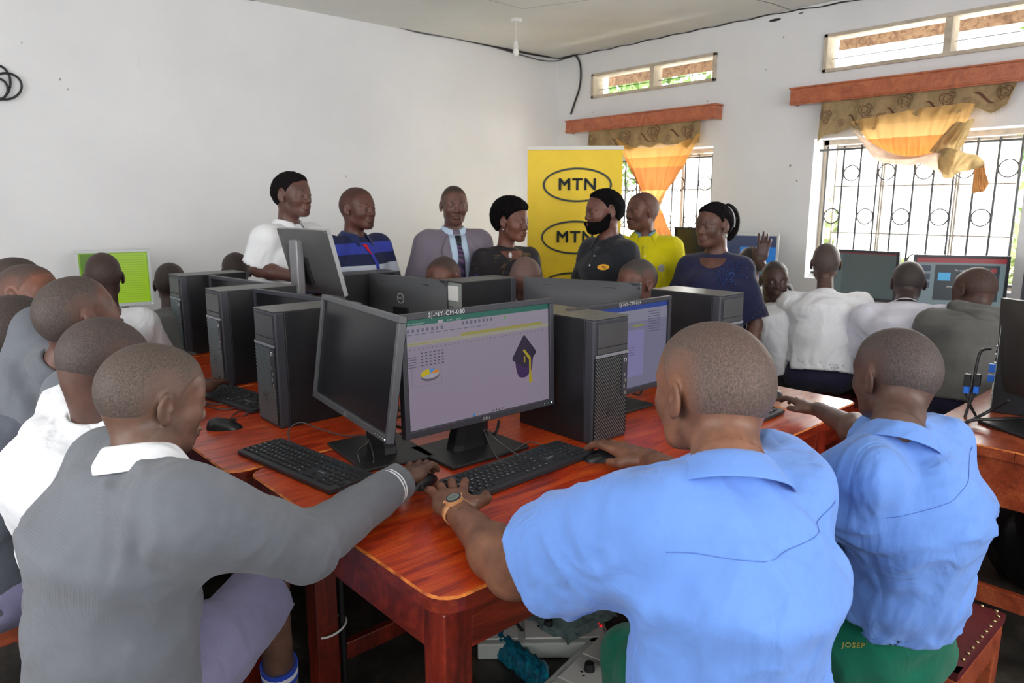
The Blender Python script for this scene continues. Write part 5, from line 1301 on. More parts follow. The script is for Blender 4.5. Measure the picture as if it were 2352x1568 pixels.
def shirt(c, name, m, sleeve=.72, infl=.012, res=.008, hem=None, fold=.006, fs=9.0, long=False, flare=.0, open_neck=True, sl_r=(.066, .070), creases=(), parent=None, cuffr=.040, belly=0, seed=0, kk=.05):
    s = c['s']; X, Y, T, N, pel = c['X'], c['Y'], c['T'], c['N'], c['pel']; H = c['H']; fat = c['fat']
    hemd = hem if hem is not None else -.06
    hemp = pel + T * hemd
    cuts = {}
    for q in 'RL':
        h = H[q]; a, e = h['sh'], h['el']; cuts[q] = (a + (e - a) * sleeve, nrm(e - a))
    def f(P):
        d = None
        for i, (a, b, wa, wb) in enumerate(c['TOR'](infl + (flare if False else 0))):
            if i == 0: a = a - T * .10; wa = (wa[0] + flare, wa[1] + flare); 
            v = er(P, a, b, wa, wb, X, Y); d = v if d is None else smin(d, v, .05)
        d = smin(d, rc(P, N - T * .042, N - T * .074 * s + X * c['sw'] * .95, .038 * s + infl * .6, .040 * s + infl * .8), .04)
        d = smin(d, rc(P, N - T * .042, N - T * .074 * s - X * c['sw'] * .95, .038 * s + infl * .6, .040 * s + infl * .8), .04)
        if belly: d = smin(d, el(P, c['waist'] + Y * .06 * s, (.14 * s, (.10 + belly) * s, .16 * s)), .06)
        for q in 'RL':
            h = H[q]; a, e, w = h['sh'], h['el'], h['wr']
            if long:
                v = rc(P, a, e, (sl_r[0]) * s * fat, (sl_r[1] - .006) * s * fat); v = smin(v, rc(P, e, w - nrm(w - e) * .012, (sl_r[1] - .008) * s * fat, cuffr * s), .03)
                v = smax(v, (P - (w - nrm(w - e) * .012).astype(F4)) @ nrm(w - e).astype(F4), .004)
            else:
                pe, dr = cuts[q]; v = rc(P, a, a + (e - a) * (sleeve + .25), sl_r[0] * s * fat, (sl_r[1] + .008) * s * fat)
                v = smax(v, (P - pe.astype(F4)) @ dr.astype(F4), .004)
            d = smin(d, v, kk)
        # folds
        Q = np.stack([P @ X.astype(F4), P @ Y.astype(F4), P @ T.astype(F4)], 1) * fs + seed * 3.7
        w1 = vnoise(Q * np.array([1.0, 1.0, .8], F4)); Q2 = Q + w1[:, None] * .9
        r1 = 1 - np.abs(vnoise(Q2 * np.array([1.5, 1.5, .65], F4))) * 2
        r2 = 1 - np.abs(vnoise(Q2 * np.array([2.4, 2.4, 2.0], F4) + 9)) * 2
        d = d - fold * (r1 * .62 + r2 * .38)
        for a, b, rr, am in creases:
            g = rc(P, a, b, 0, 0); d = d - am * np.exp(-(g / rr) ** 2)
        if open_neck: d = np.maximum(d, -rc(P, N + T * .010, c['nk0'] + T * .08, c['nr'] * .98, c['nr'] * 1.2))
        hz = (P - hemp.astype(F4)) @ T.astype(F4) + .012 * vnoise(P * 6)
        if hem is not False: d = smax(d, -hz, .006)
        if not long:
            for q in 'RL':
                pe, dr = cuts[q]; d = np.maximum(d, -rc(P, pe - dr * .05, pe + dr * .05, sl_r[1] * s * fat - .006 - fold * .8, sl_r[1] * s * fat - .002 - fold * .8))
        if hem is not False: d = np.maximum(d, -er(P, hemp - T * .1, hemp + T * .025, *[( .150 * s * c['wide'] + infl + flare - .012, .112 * s + infl + flare - .012)] * 2, X, Y))
        return d
    lo = c['lo'] - .03; hi = c['hi'] + .03; lo = np.array([lo[0], lo[1], max(lo[2], (hemp[2] - .12))])
    pts = [pel, N] + [H[q][w] for q in 'RL' for w in ('sh', 'el') + (('wr',) if long else ())]
    lo2 = np.min(pts, 0) - .20; hi2 = np.max(pts, 0) + .14
    lo = np.maximum(lo, lo2); hi = np.minimum(hi, hi2); hi[2] = max(hi[2], N[2] + .05)
    Vv, Q = surf(f, lo, hi, res); o = mesh_np(name, Vv, Q, c['base'], [m] if not isinstance(m, list) else m, parent or c['t'])
    c['f'] = f; return o
def trousers(c, name, m, res=.012, short=None, fold=.006, rk=.062, wd=1.0):
    s = c['s']; X, Y, T, pel = c['X'], c['Y'], c['T'], c['pel']
    def f(P):
        d = er(P, pel - T * .06, pel + T * .11, (.150 * s * c['wide'] * wd, .115 * s * wd), (.134 * s * c['wide'], .098 * s), X, Y)
        for q in 'RL':
            hip, kn, an = c['legs'][q]
            v = rc(P, hip, kn, .092 * s * wd, rk * s)
            if short is None: v = smin(v, rc(P, kn, an + V(0, 0, .02), rk * s, .054 * s), .02)
            else:
                dr = nrm(kn - hip); v = rc(P, hip, hip + (kn - hip) * 1.2, .092 * s, (rk + .012) * s); v = smax(v, (P - (hip + (kn - hip) * short).astype(F4)) @ dr.astype(F4), .006)
            d = smin(d, v, .05)
        w = vnoise(P * 9); d = d - fold * (1 - 2 * np.abs(vnoise((P + w[:, None] * .05) * np.array([13, 13, 16], F4))))
        return d
    pts = [pel] + [x for q in 'RL' for x in c['legs'][q]]; lo = np.min(pts, 0) - .15; hi = np.max(pts, 0) + .15; lo[2] = max(.03, lo[2]); hi[2] = pel[2] + .16 if not c['k'].get('stand') else pel[2] + .12
    hi[2] = max(hi[2], max(c['legs'][q][1][2] for q in 'RL') + .1)
    c['ft'] = f; Vv, Q = surf(f, lo, hi, res); return mesh_np(name, Vv, Q, c['base'], [m], c['t'])
def shoes(c, m=None, feet='RL', az=None):
    for q in feet:
        an = c['legs'][q][2]; d = c['bf'] if az is None else V(math.cos(az), math.sin(az), 0)
        def f(P):
            a = V(an[0], an[1], .05); v = rc(P, a - d * .03, a + d * .13, .042, .036); v = smin(v, rc(P, a - d * .02, a - d * .01 + V(0, 0, .055), .040, .036), .03); v = np.maximum(v, .012 - P[:, 2] + .004); return v
        lo = an - .22; hi = an + .22; lo[2] = 0.0; hi[2] = .17
        Vv, Q = surf(f, lo, hi, .008); o = mesh_np('shoe', Vv, Q, c['base'], [m or M_SHOE], c['t'])
        box('sole', V(an[0], an[1], .009) + d * .05 - c['base'], (.25, .074, .016), M_DKM, o, .006, R=rz(math.atan2(d[1], d[0])))
def collar(c, m, stand=.030, leaf=.048, r0=None, gap=.55, flare=.030, point=.028, name='collar', lift=0.0, tilt=0.0, front=.02):
    N, T, X, Y, s = c['N'], c['T'], c['X'], c['Y'], c['s']
    ax = nrm(nrm(c['nk0'] - N) * .6 + T * .4); x = nrm(X - ax * (X @ ax)); y = np.cross(ax, x); y = -y if y @ Y < 0 else y
    r0 = r0 or c['nr'] * 1.10; rows = []
    n = 40; C = N - T * .020 + ax * lift
    for i, v in enumerate((0, .5, 1, 1.08, 1.3, 1.65, 2.0)):
        row = []
        for j in range(n + 1):
            a = -PI / 2 + (-PI + gap) + (2 * PI - 2 * gap) * j / n    # centred on the back of the neck
            u = abs(j / n * 2 - 1); fr = u ** 3
            dr = x * math.cos(a) + y * math.sin(a)
            drop = fr * front
            if v <= 1: r = r0 + .004 * (1 - v); h = stand * v - drop
            else:
                q = (v - 1); r = r0 + .006 + flare * q * (1 + .35 * fr) + .003; h = stand + .003 - drop - (leaf + point * u ** 6) * q
            row.append(C + dr * r * V(1, 1, 1) + ax * h - c['base'])
        rows.append(row)
    o = MB().grid(rows).build(name, m, c['t']); md = o.modifiers.new('thick', 'SOLIDIFY'); md.thickness = .0022; md.offset = 1
    md = o.modifiers.new('sub', 'SUBSURF'); md.levels = 1; md.render_levels = 1
    return o
def snap(c, u, v, off=.002, side=1, frm=None, reach=.5):
    # point on the front (side=1) or back of the garment; u along right, v along the trunk from the neck base
    o = c['N'] - c['T'] * v + c['X'] * u; d = -c['Y'] * side; P = (o + c['Y'] * side * reach).astype(F4)[None]; tr = 0
    for _ in range(60):
        q = float(c['f'](P)[0])
        if q < .0006: break
        P = P + (d * max(q * .7, .0005)).astype(F4); tr += q
        if tr > reach * 2.2: break
    return P[0].astype(float) + c['Y'] * side * off
def patch(c, name, m, us, vs, off=.003, side=1, parent=None, label=None, skew=None):
    rows = [[snap(c, u if skew is None else skew(u, v), v, off, side) - c['base'] for u in us] for v in vs]
    o = MB().grid(rows).build(name, m, parent or c['t']); md = o.modifiers.new('thick', 'SOLIDIFY'); md.thickness = .003; md.offset = 0
    if label: o['label'] = label
    return o
def patch2(c, name, m, L, R_, vs, n=5, off=.003, side=1, parent=None, label=None):
    # strip between two edges given as functions of v
    rows = [[snap(c, L(v) + (R_(v) - L(v)) * i / n, v, off, side) - c['base'] for i in range(n + 1)] for v in vs]
    o = MB().grid(rows).build(name, m, parent or c['t']); md = o.modifiers.new('thick', 'SOLIDIFY'); md.thickness = .003; md.offset = 0
    if label: o['label'] = label
    return o
def buttons(c, m, u, vs, r=.0055):
    for v in vs:
        p = snap(c, u, v, .004); MB().cyl(p - c['base'] - c['Y'] * .001, p - c['base'] + c['Y'] * .002, r, n=10).build('button', m, c['t'])
# ------------------------------------------------------------------ the people in the picture
M_GREY = fabric('grey_knit', (104, 108, 116), rib=.5, ribscale=3600, weave=.3, var=.05); M_GREYD = fabric('dark_grey_knit', (84, 88, 98), rib=.4, ribscale=3000, weave=.3)
M_WSH = fabric('white_shirt_cotton', (222, 224, 230), var=.03, weave=.2, wr=.9); M_BSH = fabric('sky_blue_shirt_cotton', (102, 143, 216), var=.04, weave=.18, wr=.9)
M_LAV = fabric('lavender_shorts_cotton', (128, 126, 158), var=.05, wr=.3); M_GRN = fabric('green_trouser_cloth', (10, 98, 76), var=.1, weave=.3, wr=.5)
M_NAVY = fabric('navy_trouser_cloth', (42, 40, 62), var=.1); M_BLKT = fabric('black_trouser_cloth', (30, 30, 36), var=.1); M_GHD = fabric('grey_hoodie_fleece', (98, 98, 96), var=.06, weave=.35, wr=.4)
M_SEAM = mat('seam_thread', (78, 112, 186), .9); M_SEAMG = mat('seam_dark', (70, 74, 82), .9)
SKB, SKA = (92, 66, 56), (88, 60, 50)
def seam(c, name, m, uv, side=-1, r=.0006, off=.0006, n=5):
    P = spline([snap(c, u, v, off, side) for u, v in uv], n); P = [snap(c, (p - c['N']) @ c['X'], -((p - c['N']) @ c['T']), off, side) for p in P]
    return MB().tube([p - c['base'] for p in P], r, 5).build(name, m, c['t'])

# 1. boy in the grey pullover, left foreground
h = PD(357, 912, 1.36); wr = PZ(925, 1100, .862); elb = PZ(700, 1255, .845)
c = person('boy in grey pullover with white collar, left foreground, reaching for a mouse', h, 6, 12, s=1.04, hs=.90, pitch=-14, roll=0, res=.0032, hres=.003, skin=(98, 72, 60), hair=(78, 66, 60),
    neck=PD(330, 1030, 1.33), pelvis=PZ(275, 1620, .56), shR=PD(408, 1170, 1.235), shL=PD(296, 1125, 1.46), wide=.86, elR=elb, wrR=wr, hdR=PZ(985, 1062, .84) - wr, hnR=V(-.15, .1, 1), handR=.0028, hpR=dict(curl=(.5, .55, .55, .5), thumb=(.05, .05, -.03)),
    knR=PZ(618, 1348, .57), anR=PZ(655, 1640, .10), knL=V(.50, 1.60, .56), wrL=V(.24, 1.42, .66), handL=0, fat=1.0, hump=.035, ho=dict(br=1.0, ln=1.05), group=None)
X, Y, T = c['X'], c['Y'], c['T']
shirt(c, 'pullover', M_GREY, long=True, infl=.026, res=.0065, fold=.0065, fs=7, hem=-.10, flare=.02, sl_r=(.072, .070), cuffr=.042, seed=1, kk=.09,
      creases=[(c['H']['R']['el'] + V(.02, .05, .02), c['H']['R']['el'] + V(.05, -.05, .03), .014, .008), (c['H']['R']['el'] + V(.06, .03, .03), c['H']['R']['el'] + V(.09, -.04, .03), .012, .006)])
collar(c, M_WSH, stand=.034, leaf=.050, flare=.034, point=.04)
h_ = c['H']['R']; dr = nrm(h_['wr'] - h_['el'])
mb = MB(); 
for k_, (o_, rr) in enumerate(((-.052, .0465), (-.062, .0472))): 
    q0 = h_['wr'] + dr * o_; a_ = nrm(np.cross(dr, V(0, 0, 1))); b_ = np.cross(dr, a_)
    mb.tube([q0 + (a_ * math.cos(t_) + b_ * math.sin(t_)) * rr - c['base'] for t_ in np.linspace(0, 2 * PI, 40, False)], .0022, 5, closed=True)
mb.build('cuff_stripe', M_WSH, c['t'])
trousers(c, 'shorts', M_LAV, res=.009, short=.93, fold=.004, rk=.070)
an = c['legs']['R'][2]; kn = c['legs']['R'][1]
for nm, z0, z1, mm, rr in (('sock', .06, .30, mat('grey_sock', (112, 112, 112), .95), .047), ('sock_stripe', .285, .30, mat('sock_blue', (36, 70, 190), .9), .050), ('sock_stripe', .268, .285, M_WSH, .050), ('sock_stripe', .252, .268, mat('sock_blue_low', (36, 70, 190), .9), .050)):
    f0 = lambda z: an + (kn - an) * (z - an[2]) / (kn[2] - an[2])
    MB().cyl(f0(z0) - c['base'], f0(z1) - c['base'], rr if nm != 'sock' else rr * .95, rr + .001, 20).build(nm, mm, c['t'])
shoes(c)

# 2. central boy in the sky blue shirt
h = PD(1632, 890, 1.20); wrL = PZ(1048, 1172, .845); elL = PZ(1178, 1310, .84)
wrR = PZ(1492, 1055, .845)
c = person('boy in sky blue shirt with a tan wristwatch, centre foreground, back to camera', h, 74, 66, s=1.08, hs=.985, pitch=-4, res=.003, hres=.0028, skin=(120, 82, 64), hair=(88, 72, 66),
    neck=PD(1672, 1062, 1.12), pelvis=PZ(1634, 1800, .56), shL=PD(1468, 1212, 1.13), shR=PD(1768, 1105, 1.26), elL=elL, wrL=wrL, wrR=wrR, elR=PD(1700, 1180, 1.45), hdL=PZ(1010, 1085, .82) - wrL, hnL=V(-.1, -.1, 1), hdR=PZ(1400, 1025, .84) - wrR, hnR=V(.1, -.3, 1),
    handL=.0028, handR=.0028, hsc=1.2, hpL=dict(curl=(.14, .16, .2, .26), spread=1.5, thumb=(.070, .055, -.002)), hpR=dict(curl=(.34, .4, .42, .4), thumb=(.048, .05, -.02)), fat=1.3, wide=.77, hump=.03, ho=dict(br=1.04, ln=1.02), knL=PZ(1600, 1330, .50), anL=PZ(1440, 1530, .09), splay=.0)
X, Y, T, N = c['X'], c['Y'], c['T'], c['N']
cr = []
for u0, v0, u1, v1, rr, am in ((-.13, .10, -.05, .30, .02, .008), (-.02, .11, .04, .30, .02, -.006), (.08, .08, .02, .28, .025, .009), (.13, .12, .12, .40, .02, .007), (-.10, .25, .02, .50, .02, .006), (.05, .30, .10, .55, .02, -.006)):
    cr.append((N - T * v0 + X * u0 - Y * .12, N - T * v1 + X * u1 - Y * .14, rr, am))
shirt(c, 'shirt', M_BSH, sleeve=.62, infl=.026, res=.0055, fold=.013, fs=6, hem=-.13, flare=.01, sl_r=(.060, .070), creases=cr, seed=2)
collar(c, M_BSH, stand=.034, leaf=.056, flare=.034, point=.035, gap=.5, lift=-.008)
seam(c, 'yoke_seam', M_SEAM, [(-.15, .085), (-.08, .088), (0, .085), (.08, .075), (.15, .058)])
trousers(c, 'trousers', M_GRN, res=.012)
shoes(c, feet='L'); 
# the boy's watch
w = c['H']['L']['wr']; f_ = nrm(c['H']['L']['wr'] - c['H']['L']['el']); B = c['H']['L']['B']; ctr = w - f_ * .012; a_ = B[:, 0]; b_ = B[:, 2]
a_ = nrm(a_ - f_ * (a_ @ f_)); b_ = nrm(np.cross(f_, a_)); b_ = b_ if b_ @ V(0, 0, 1) > 0 else -b_
t = thing('wristwatch', 'tan digital wristwatch on the left wrist of the central boy in blue', 'watch', ctr)
M_TAN = mat('tan_strap', (206, 150, 102), .45); mb = MB(); rows = []
for i in range(33):
    q = 2 * PI * i / 32; dv = a_ * math.cos(q) * .0345 + b_ * math.sin(q) * .0275; nn = nrm(a_ * math.cos(q) + b_ * math.sin(q)); wd = .010
    rows.append([dv - f_ * wd, dv - f_ * wd + nn * .003, dv + f_ * wd + nn * .003, dv + f_ * wd])
mb.grid(rows, 0, True, True).build('strap', M_TAN, t)
up = nrm(b_ + a_ * -.25); cc = up * .031
MB().cyl(cc, cc + up * .010, .0215, .0205, 28).build('case', M_TAN, t); MB().cyl(cc + up * .010, cc + up * .0115, .0185, n=28).build('bezel', mat('watch_bezel', (46, 44, 58), .4), t)
MB().cyl(cc + up * .0112, cc + up * .0125, .0145, n=28).build('display', mat('watch_display', (112, 122, 116), .3), t)
mb = MB(); ex = nrm(np.cross(up, f_)); text_on(mb, '10:08', cc + up * .0128, -ex, f_, .008, 0); mb.build('display_digits', M_DARK, t)
for sg in (-1, 1): MB().cyl(cc + up * .005 + ex * sg * .02 + f_ * .008, cc + up * .005 + ex * sg * .0245 + f_ * .009, .003, n=8).build('button', M_TAN, t)

# 3. right boy in the sky blue shirt
h = PD(2054, 858, 1.56); wrR = PZ(1880, 940, .85)
c = person('boy in sky blue shirt and green trousers seated on the studded bench at right', h, 62, 66, s=1.0, hs=.89, pitch=-6, res=.0035, hres=.003, skin=(92, 68, 60), hair=(74, 64, 62),
    neck=PD(2058, 985, 1.47), pelvis=PZ(2018, 1440, .57), shL=PD(1985, 1095, 1.42), shR=PD(2104, 1065, 1.52), wide=.82, wrR=wrR, elR=PD(2010, 1010, 1.72), wrL=PD(1850, 1100, 1.75), elL=PD(1935, 1190, 1.52), hdR=PZ(1795, 912, .84) - wrR, hnR=V(.1, -.3, 1), handR=.0032, hpR=dict(curl=(.3, .34, .36, .36), thumb=(.05, .055, -.02)),
    fat=1.02, hump=.05, ho=dict(br=1.0, ln=1.03), knL=V(1.75, 1.12, .56), knR=V(2.0, 1.05, .55))
X, Y, T, N = c['X'], c['Y'], c['T'], c['N']; cr = []
for u0, v0, u1, v1, rr, am in ((-.12, .2, .1, .42, .016, .009), (-.10, .27, .1, .50, .016, .008), (-.08, .36, .1, .56, .018, .008), (-.03, .1, .1, .22, .02, .006), (.02, .05, -.08, .2, .018, .006)):
    cr.append((N - T * v0 + X * u0 - Y * .12, N - T * v1 + X * u1 - Y * .14, rr, am))
shirt(c, 'shirt', M_BSH, sleeve=.80, infl=.024, res=.006, fold=.010, fs=7, hem=.105, flare=.03, sl_r=(.070, .074), creases=cr, seed=3)
collar(c, M_BSH, stand=.030, leaf=.052, flare=.030, point=.03, gap=.5, lift=-.008)
seam(c, 'yoke_seam', M_SEAM, [(-.13, .09), (-.06, .085), (0, .075), (.07, .065), (.14, .055)])
trousers(c, 'trousers', M_GRN, res=.009, fold=.008, wd=1.2)
q = PD(1968, 1482, .9); dv = nrm(q - _C)
for _ in range(60):
    dd = float(c['ft'](q.astype(F4)[None])[0])
    if dd < .0008: break
    q = q + dv * dd * .7
mb = MB(); text_on(mb, 'JOSEPH', q - dv * .010 - c['base'], nrm(V(.70, -.66, -.02)), nrm(V(-.1, .0, 1)), .018, 0, .01); mb.build('pocket_lettering', mat('gold_thread', (190, 180, 90), .7), c['t'])
shoes(c)

# 4. boy in white shirt directly behind the grey pullover
c = person('boy in white shirt bent forward directly behind the front boy in grey', PD(243, 838, 1.62), 15, 12, s=1.0, hs=.92, pitch=-26, res=.0035, hres=.0032, skin=(88, 64, 56), hair=(70, 60, 57), neck=PD(225, 950, 1.62), pelvis=PZ(262, 1340, .57), hump=.07,
    shR=PD(285, 1030, 1.55), shL=PD(120, 1010, 1.8), wrR=V(.40, 1.72, .68), wrL=V(.42, 1.9, .70), knR=V(.46, 1.60, .54), knL=V(.46, 1.80, .54))
shirt(c, 'shirt', M_WSH, sleeve=.8, infl=.026, res=.008, fold=.005, fs=7, flare=.02, sl_r=(.07, .075), seed=4); collar(c, M_WSH, flare=.036); trousers(c, 'shorts', M_LAV, res=.012)
# 5. boy in grey jersey with raised chin, hand on the mouse
wr = PZ(452, 895, .86)
c = person('boy in grey jersey with his chin raised, hand at the second tower', PD(182, 722, 1.86), 14, 10, s=1.04, hs=.90, pitch=17, roll=0, res=.0035, hres=.0032, skin=(92, 64, 55), hair=(70, 60, 56), neck=PD(150, 835, 1.88), pelvis=PZ(62, 1165, .57), hump=.06, shR=PD(170, 905, 1.80),
    wrR=V(.40, 2.15, .70), wrL=V(.45, 2.2, .75), knR=V(.5, 2.05, .54), knL=V(.5, 2.25, .54), poleR=V(0, .2, -1))
shirt(c, 'jersey', M_GREY, long=True, infl=.026, res=.008, fold=.0045, fs=7, sl_r=(.066, .06), cuffr=.04, seed=5)
collar(c, M_GREY, stand=.03, leaf=.035, flare=.03, name='jersey_collar', gap=.35); trousers(c, 'shorts', M_LAV, res=.014)
# 6. boy at the left edge with white collar
c = person('boy in grey jersey with white shirt collar at the left edge of the picture', PD(42, 762, 1.98), 20, 18, s=1.0, hs=.92, pitch=6, res=.004, hres=.0035, skin=(84, 60, 52), hair=(66, 57, 54), neck=PD(35, 885, 1.98), hump=.05, wrR=V(.55, 2.4, .75), wrL=V(.5, 2.6, .75), seat=.46)
shirt(c, 'jersey', M_GREYD, long=True, infl=.026, res=.009, fold=.005, sl_r=(.068, .062), seed=6); collar(c, M_WSH, stand=.03, leaf=.06, flare=.055, point=.05); trousers(c, 'shorts', M_LAV, res=.014)
# 7. boy glancing towards the camera
c = person('boy glancing sideways at the camera, behind the raised chin boy', PD(68, 680, 2.34), -42, 10, s=1.0, hs=.93, pitch=6, roll=10, res=.0038, hres=.0036, skin=(104, 66, 52), hair=(74, 60, 54), gaze=(.35, 1, 0), wrR=V(.7, 2.75, .75), wrL=V(.6, 3.0, .75))
shirt(c, 'jersey', M_GREYD, long=True, infl=.024, res=.012, seed=7); collar(c, M_GREYD, stand=.03, leaf=.03, name='jersey_collar'); trousers(c, 'shorts', M_LAV, res=.016)
# 8. boy behind him
c = person('boy whose crown shows above the glancing boy at the far left', PD(42, 655, 2.75), 30, 10, s=1.08, hs=.95, pitch=0, res=.005, shR=PD(150, 760, 2.75), elR=PD(300, 850, 2.85), wrR=PZ(448, 893, .86), hdR=PZ(525, 868, .84) - PZ(448, 893, .86), hnR=V(0, 0, 1), handR=.004, hpR=dict(curl=(.28, .3, .3, .3), thumb=(.05, .06, -.03)), hsc=1.15, poleR=V(0, .2, -1), skin=(92, 62, 52), hair=(68, 58, 54))
shirt(c, 'jersey', M_GREYD, long=True, infl=.024, res=.014, seed=8); trousers(c, 'shorts', M_LAV, res=.018)
# 9. boy in white at the green screen
c = person('boy in white shirt seated in front of the green screen, back to the room', PD(238, 634, 3.45), 78, 66, s=1.0, hs=1.0, res=.005, skin=(72, 50, 44), hair=(62, 46, 42))
shirt(c, 'shirt', M_WSH, sleeve=.8, infl=.028, res=.01, fold=.005, seed=9); collar(c, M_WSH); trousers(c, 'trousers', M_NAVY, res=.018)
# 10. boy in grey hood
c = person('boy in grey hooded jersey half hidden by the third left tower', PD(392, 650, 3.95), 70, 70, s=1.0, res=.006, skin=(66, 46, 42), hair=(52, 40, 38))
shirt(c, 'jersey', M_GHD, long=True, infl=.03, res=.012, fold=.004, seed=10); collar(c, M_GHD, stand=.03, leaf=.07, flare=.06, gap=.3, name='hood'); trousers(c, 'trousers', M_NAVY, res=.018)
# 11. head behind the third tower
c = person('boy with only his dark crown showing over the third left tower', PD(542, 622, 4.35), 80, 80, s=1.0, res=.006, skin=(62, 44, 40), hair=(50, 38, 36))
shirt(c, 'jersey', M_GHD, long=True, infl=.024, res=.014, seed=11); trousers(c, 'trousers', M_NAVY, res=.018)
# 12-14. heads over the monitors on the far side
c = person('boy peeping over the monitors in front of the man in the grey suit', PD(1017, 640, 3.72), 205, 190, s=1.0, res=.005, pitch=-8, skin=(98, 62, 52), hair=(66, 50, 46)); shirt(c, 'shirt', M_WSH, sleeve=.8, infl=.024, res=.014, seed=12); trousers(c, 'trousers', M_NAVY, res=.018)
c = person('boy with shiny bowed crown in front of the woman in the patterned top', PD(1206, 642, 3.85), 215, 200, s=1.02, res=.005, pitch=-34, skin=(110, 78, 72), hair=(104, 80, 76)); shirt(c, 'shirt', M_WSH, sleeve=.8, infl=.024, res=.014, seed=13); trousers(c, 'trousers', M_NAVY, res=.018)
c = person('boy in profile facing left over the wide monitor, in front of the man in black', PD(1462, 648, 3.75), 172, 180, s=1.02, hs=1.06, res=.0042, pitch=-10, skin=(104, 68, 56), hair=(64, 58, 56)); shirt(c, 'shirt', M_WSH, sleeve=.8, infl=.024, res=.012, seed=14); collar(c, M_WSH); trousers(c, 'trousers', M_NAVY, res=.018)

# standing adults
def adult(label, px, py, d, haz, baz, **k):
    return person(label, PD(px, py, d), haz, baz, stand=True, res=k.pop('res', .0042), bres=.013, **k)
# man in white polo
c = adult('tall young man in white polo shirt standing by the raised monitor', 672, 446, 3.85, -64, -66, s=1.06, hs=1.0, skin=(92, 62, 54), hair=(26, 22, 24), ht=.009, pitch=0, sw=.172, elR=PD(594, 618, 3.78), wrR=PD(700, 640, 3.62))
M_POLO = fabric('white_pique', (232, 234, 238), var=.02, wr=.3); shirt(c, 'polo_shirt', M_POLO, sleeve=.85, infl=.022, res=.009, fold=.006, fs=7, flare=.02, hem=-.1, sl_r=(.072, .076), seed=15); collar(c, M_POLO, lift=.016, stand=.03, leaf=.042, flare=.034, gap=.45, point=.03)
patch2(c, 'placket', M_POLO, lambda v: -.014, lambda v: .014, np.linspace(.05, .17, 8)); buttons(c, M_LOGO, 0, (.08, .13)); trousers(c, 'trousers', M_NAVY, res=.016); shoes(c)
# man in striped polo
c = adult('man with shaved head in blue, navy, white and red striped polo', 822, 477, 4.02, -72, -70, s=1.03, hs=1.0, skin=(88, 54, 46), hair=(72, 44, 38), ht=.0009, sw=.185, fat=1.1, wide=1.08)
zN = c['N'][2]
t_ = NT('striped_polo_cloth'); sp = t_.n('ShaderNodeSeparateXYZ'); t_.l(t_.coord(), sp.inputs[0]); mr = t_.n('ShaderNodeMapRange'); mr.inputs[1].default_value = zN - .47; mr.inputs[2].default_value = zN + .03; t_.l(sp.outputs[2], mr.inputs[0])
NV, RB, WH, RD = (24, 34, 74), (48, 62, 160), (196, 204, 220), (214, 16, 52)
col = t_.ramp(mr.outputs[0], [(0, NV), (.12, NV), (.14, RD), (.33, NV), (.50, WH), (.62, NV), (.74, RB), (.86, NV)]); t_.t.nodes[-1]
for e in t_.t.nodes:
    if e.bl_idname == 'ShaderNodeValToRGB': e.color_ramp.interpolation = 'CONSTANT'
t_.l(col, t_.b.inputs['Base Color']); t_.b.inputs['Roughness'].default_value = .9
shirt(c, 'polo_shirt', t_.m, sleeve=.85, infl=.022, res=.009, fold=.004, fs=7, flare=.02, hem=-.1, sl_r=(.074, .076), seed=16, belly=.02)
M_NVC = fabric('navy_collar', (38, 48, 92)); collar(c, M_NVC, lift=.016, stand=.03, leaf=.042, flare=.034, gap=.5, point=.03); patch2(c, 'placket', mat('royal_placket', (52, 62, 170), .9), lambda v: -.012, lambda v: .012, np.linspace(.05, .19, 8))
patch2(c, 'placket_lining', mat('red_lining', (206, 20, 48), .9), lambda v: .004, lambda v: .004 + .03 * (.12 - v) / .07, np.linspace(.05, .11, 5), off=.006)
trousers(c, 'trousers', M_NAVY, res=.016); shoes(c)
# man in grey suit
c = adult('man in grey suit jacket with light blue shirt and striped tie', 1043, 470, 4.35, -118, -112, s=1.06, hs=1.0, skin=(92, 62, 54), hair=(52, 38, 34), ht=.0012, sw=.160, fat=1.05, wide=.95, shd=.088, pitch=-2, wrR=None, poleR=V(-.5, .2, -.5))
M_SUIT = fabric('grey_suit_wool', (122, 114, 128), var=.04, wr=.25); M_LBL = fabric('pale_blue_shirting', (186, 208, 232), var=.03)
shirt(c, 'jacket', M_SUIT, long=True, infl=.034, res=.009, fold=.0045, fs=5, flare=.03, hem=-.16, sl_r=(.078, .070), cuffr=.05, seed=17)
vs = np.linspace(.03, .52, 16)
patch2(c, 'shirt_front', M_LBL, lambda v: -.062, lambda v: .062 - .0 * v, vs, 8, off=.003); collar(c, M_LBL, lift=.014, stand=.034, leaf=.045, flare=.026, gap=.3, point=.025)
for sg in (-1, 1):
    patch2(c, 'lapel', M_SUIT, lambda v, sg=sg: sg * .055, lambda v, sg=sg: sg * (.055 + .055 * max(0, min(1, (v - .02) / .10)) * max(0, 1 - max(0, v - .12) / .34)), np.linspace(.02, .46, 14), 4, off=.010)
tt = NT('striped_tie_silk'); w_ = tt.n('ShaderNodeTexWave', Scale=14.0); w_.bands_direction = 'DIAGONAL'; tt.l(tt.coord(), w_.inputs['Vector']); tt.l(tt.ramp(w_.outputs['Fac'], [(.4, (34, 34, 62)), (.6, (92, 66, 104))]), tt.b.inputs['Base Color']); tt.b.inputs['Roughness'].default_value = .5
patch2(c, 'tie', tt.m, lambda v: -(.012 + .028 * max(0, v - .07) / .4), lambda v: (.012 + .028 * max(0, v - .07) / .4), np.linspace(.055, .50, 14), 4, off=.010)
patch2(c, 'tie_knot', mat('tie_knot_silk', (24, 30, 44), .5), lambda v: -.020 + .12 * (v - .035), lambda v: .020 - .12 * (v - .035), np.linspace(.035, .085, 5), 4, off=.016)
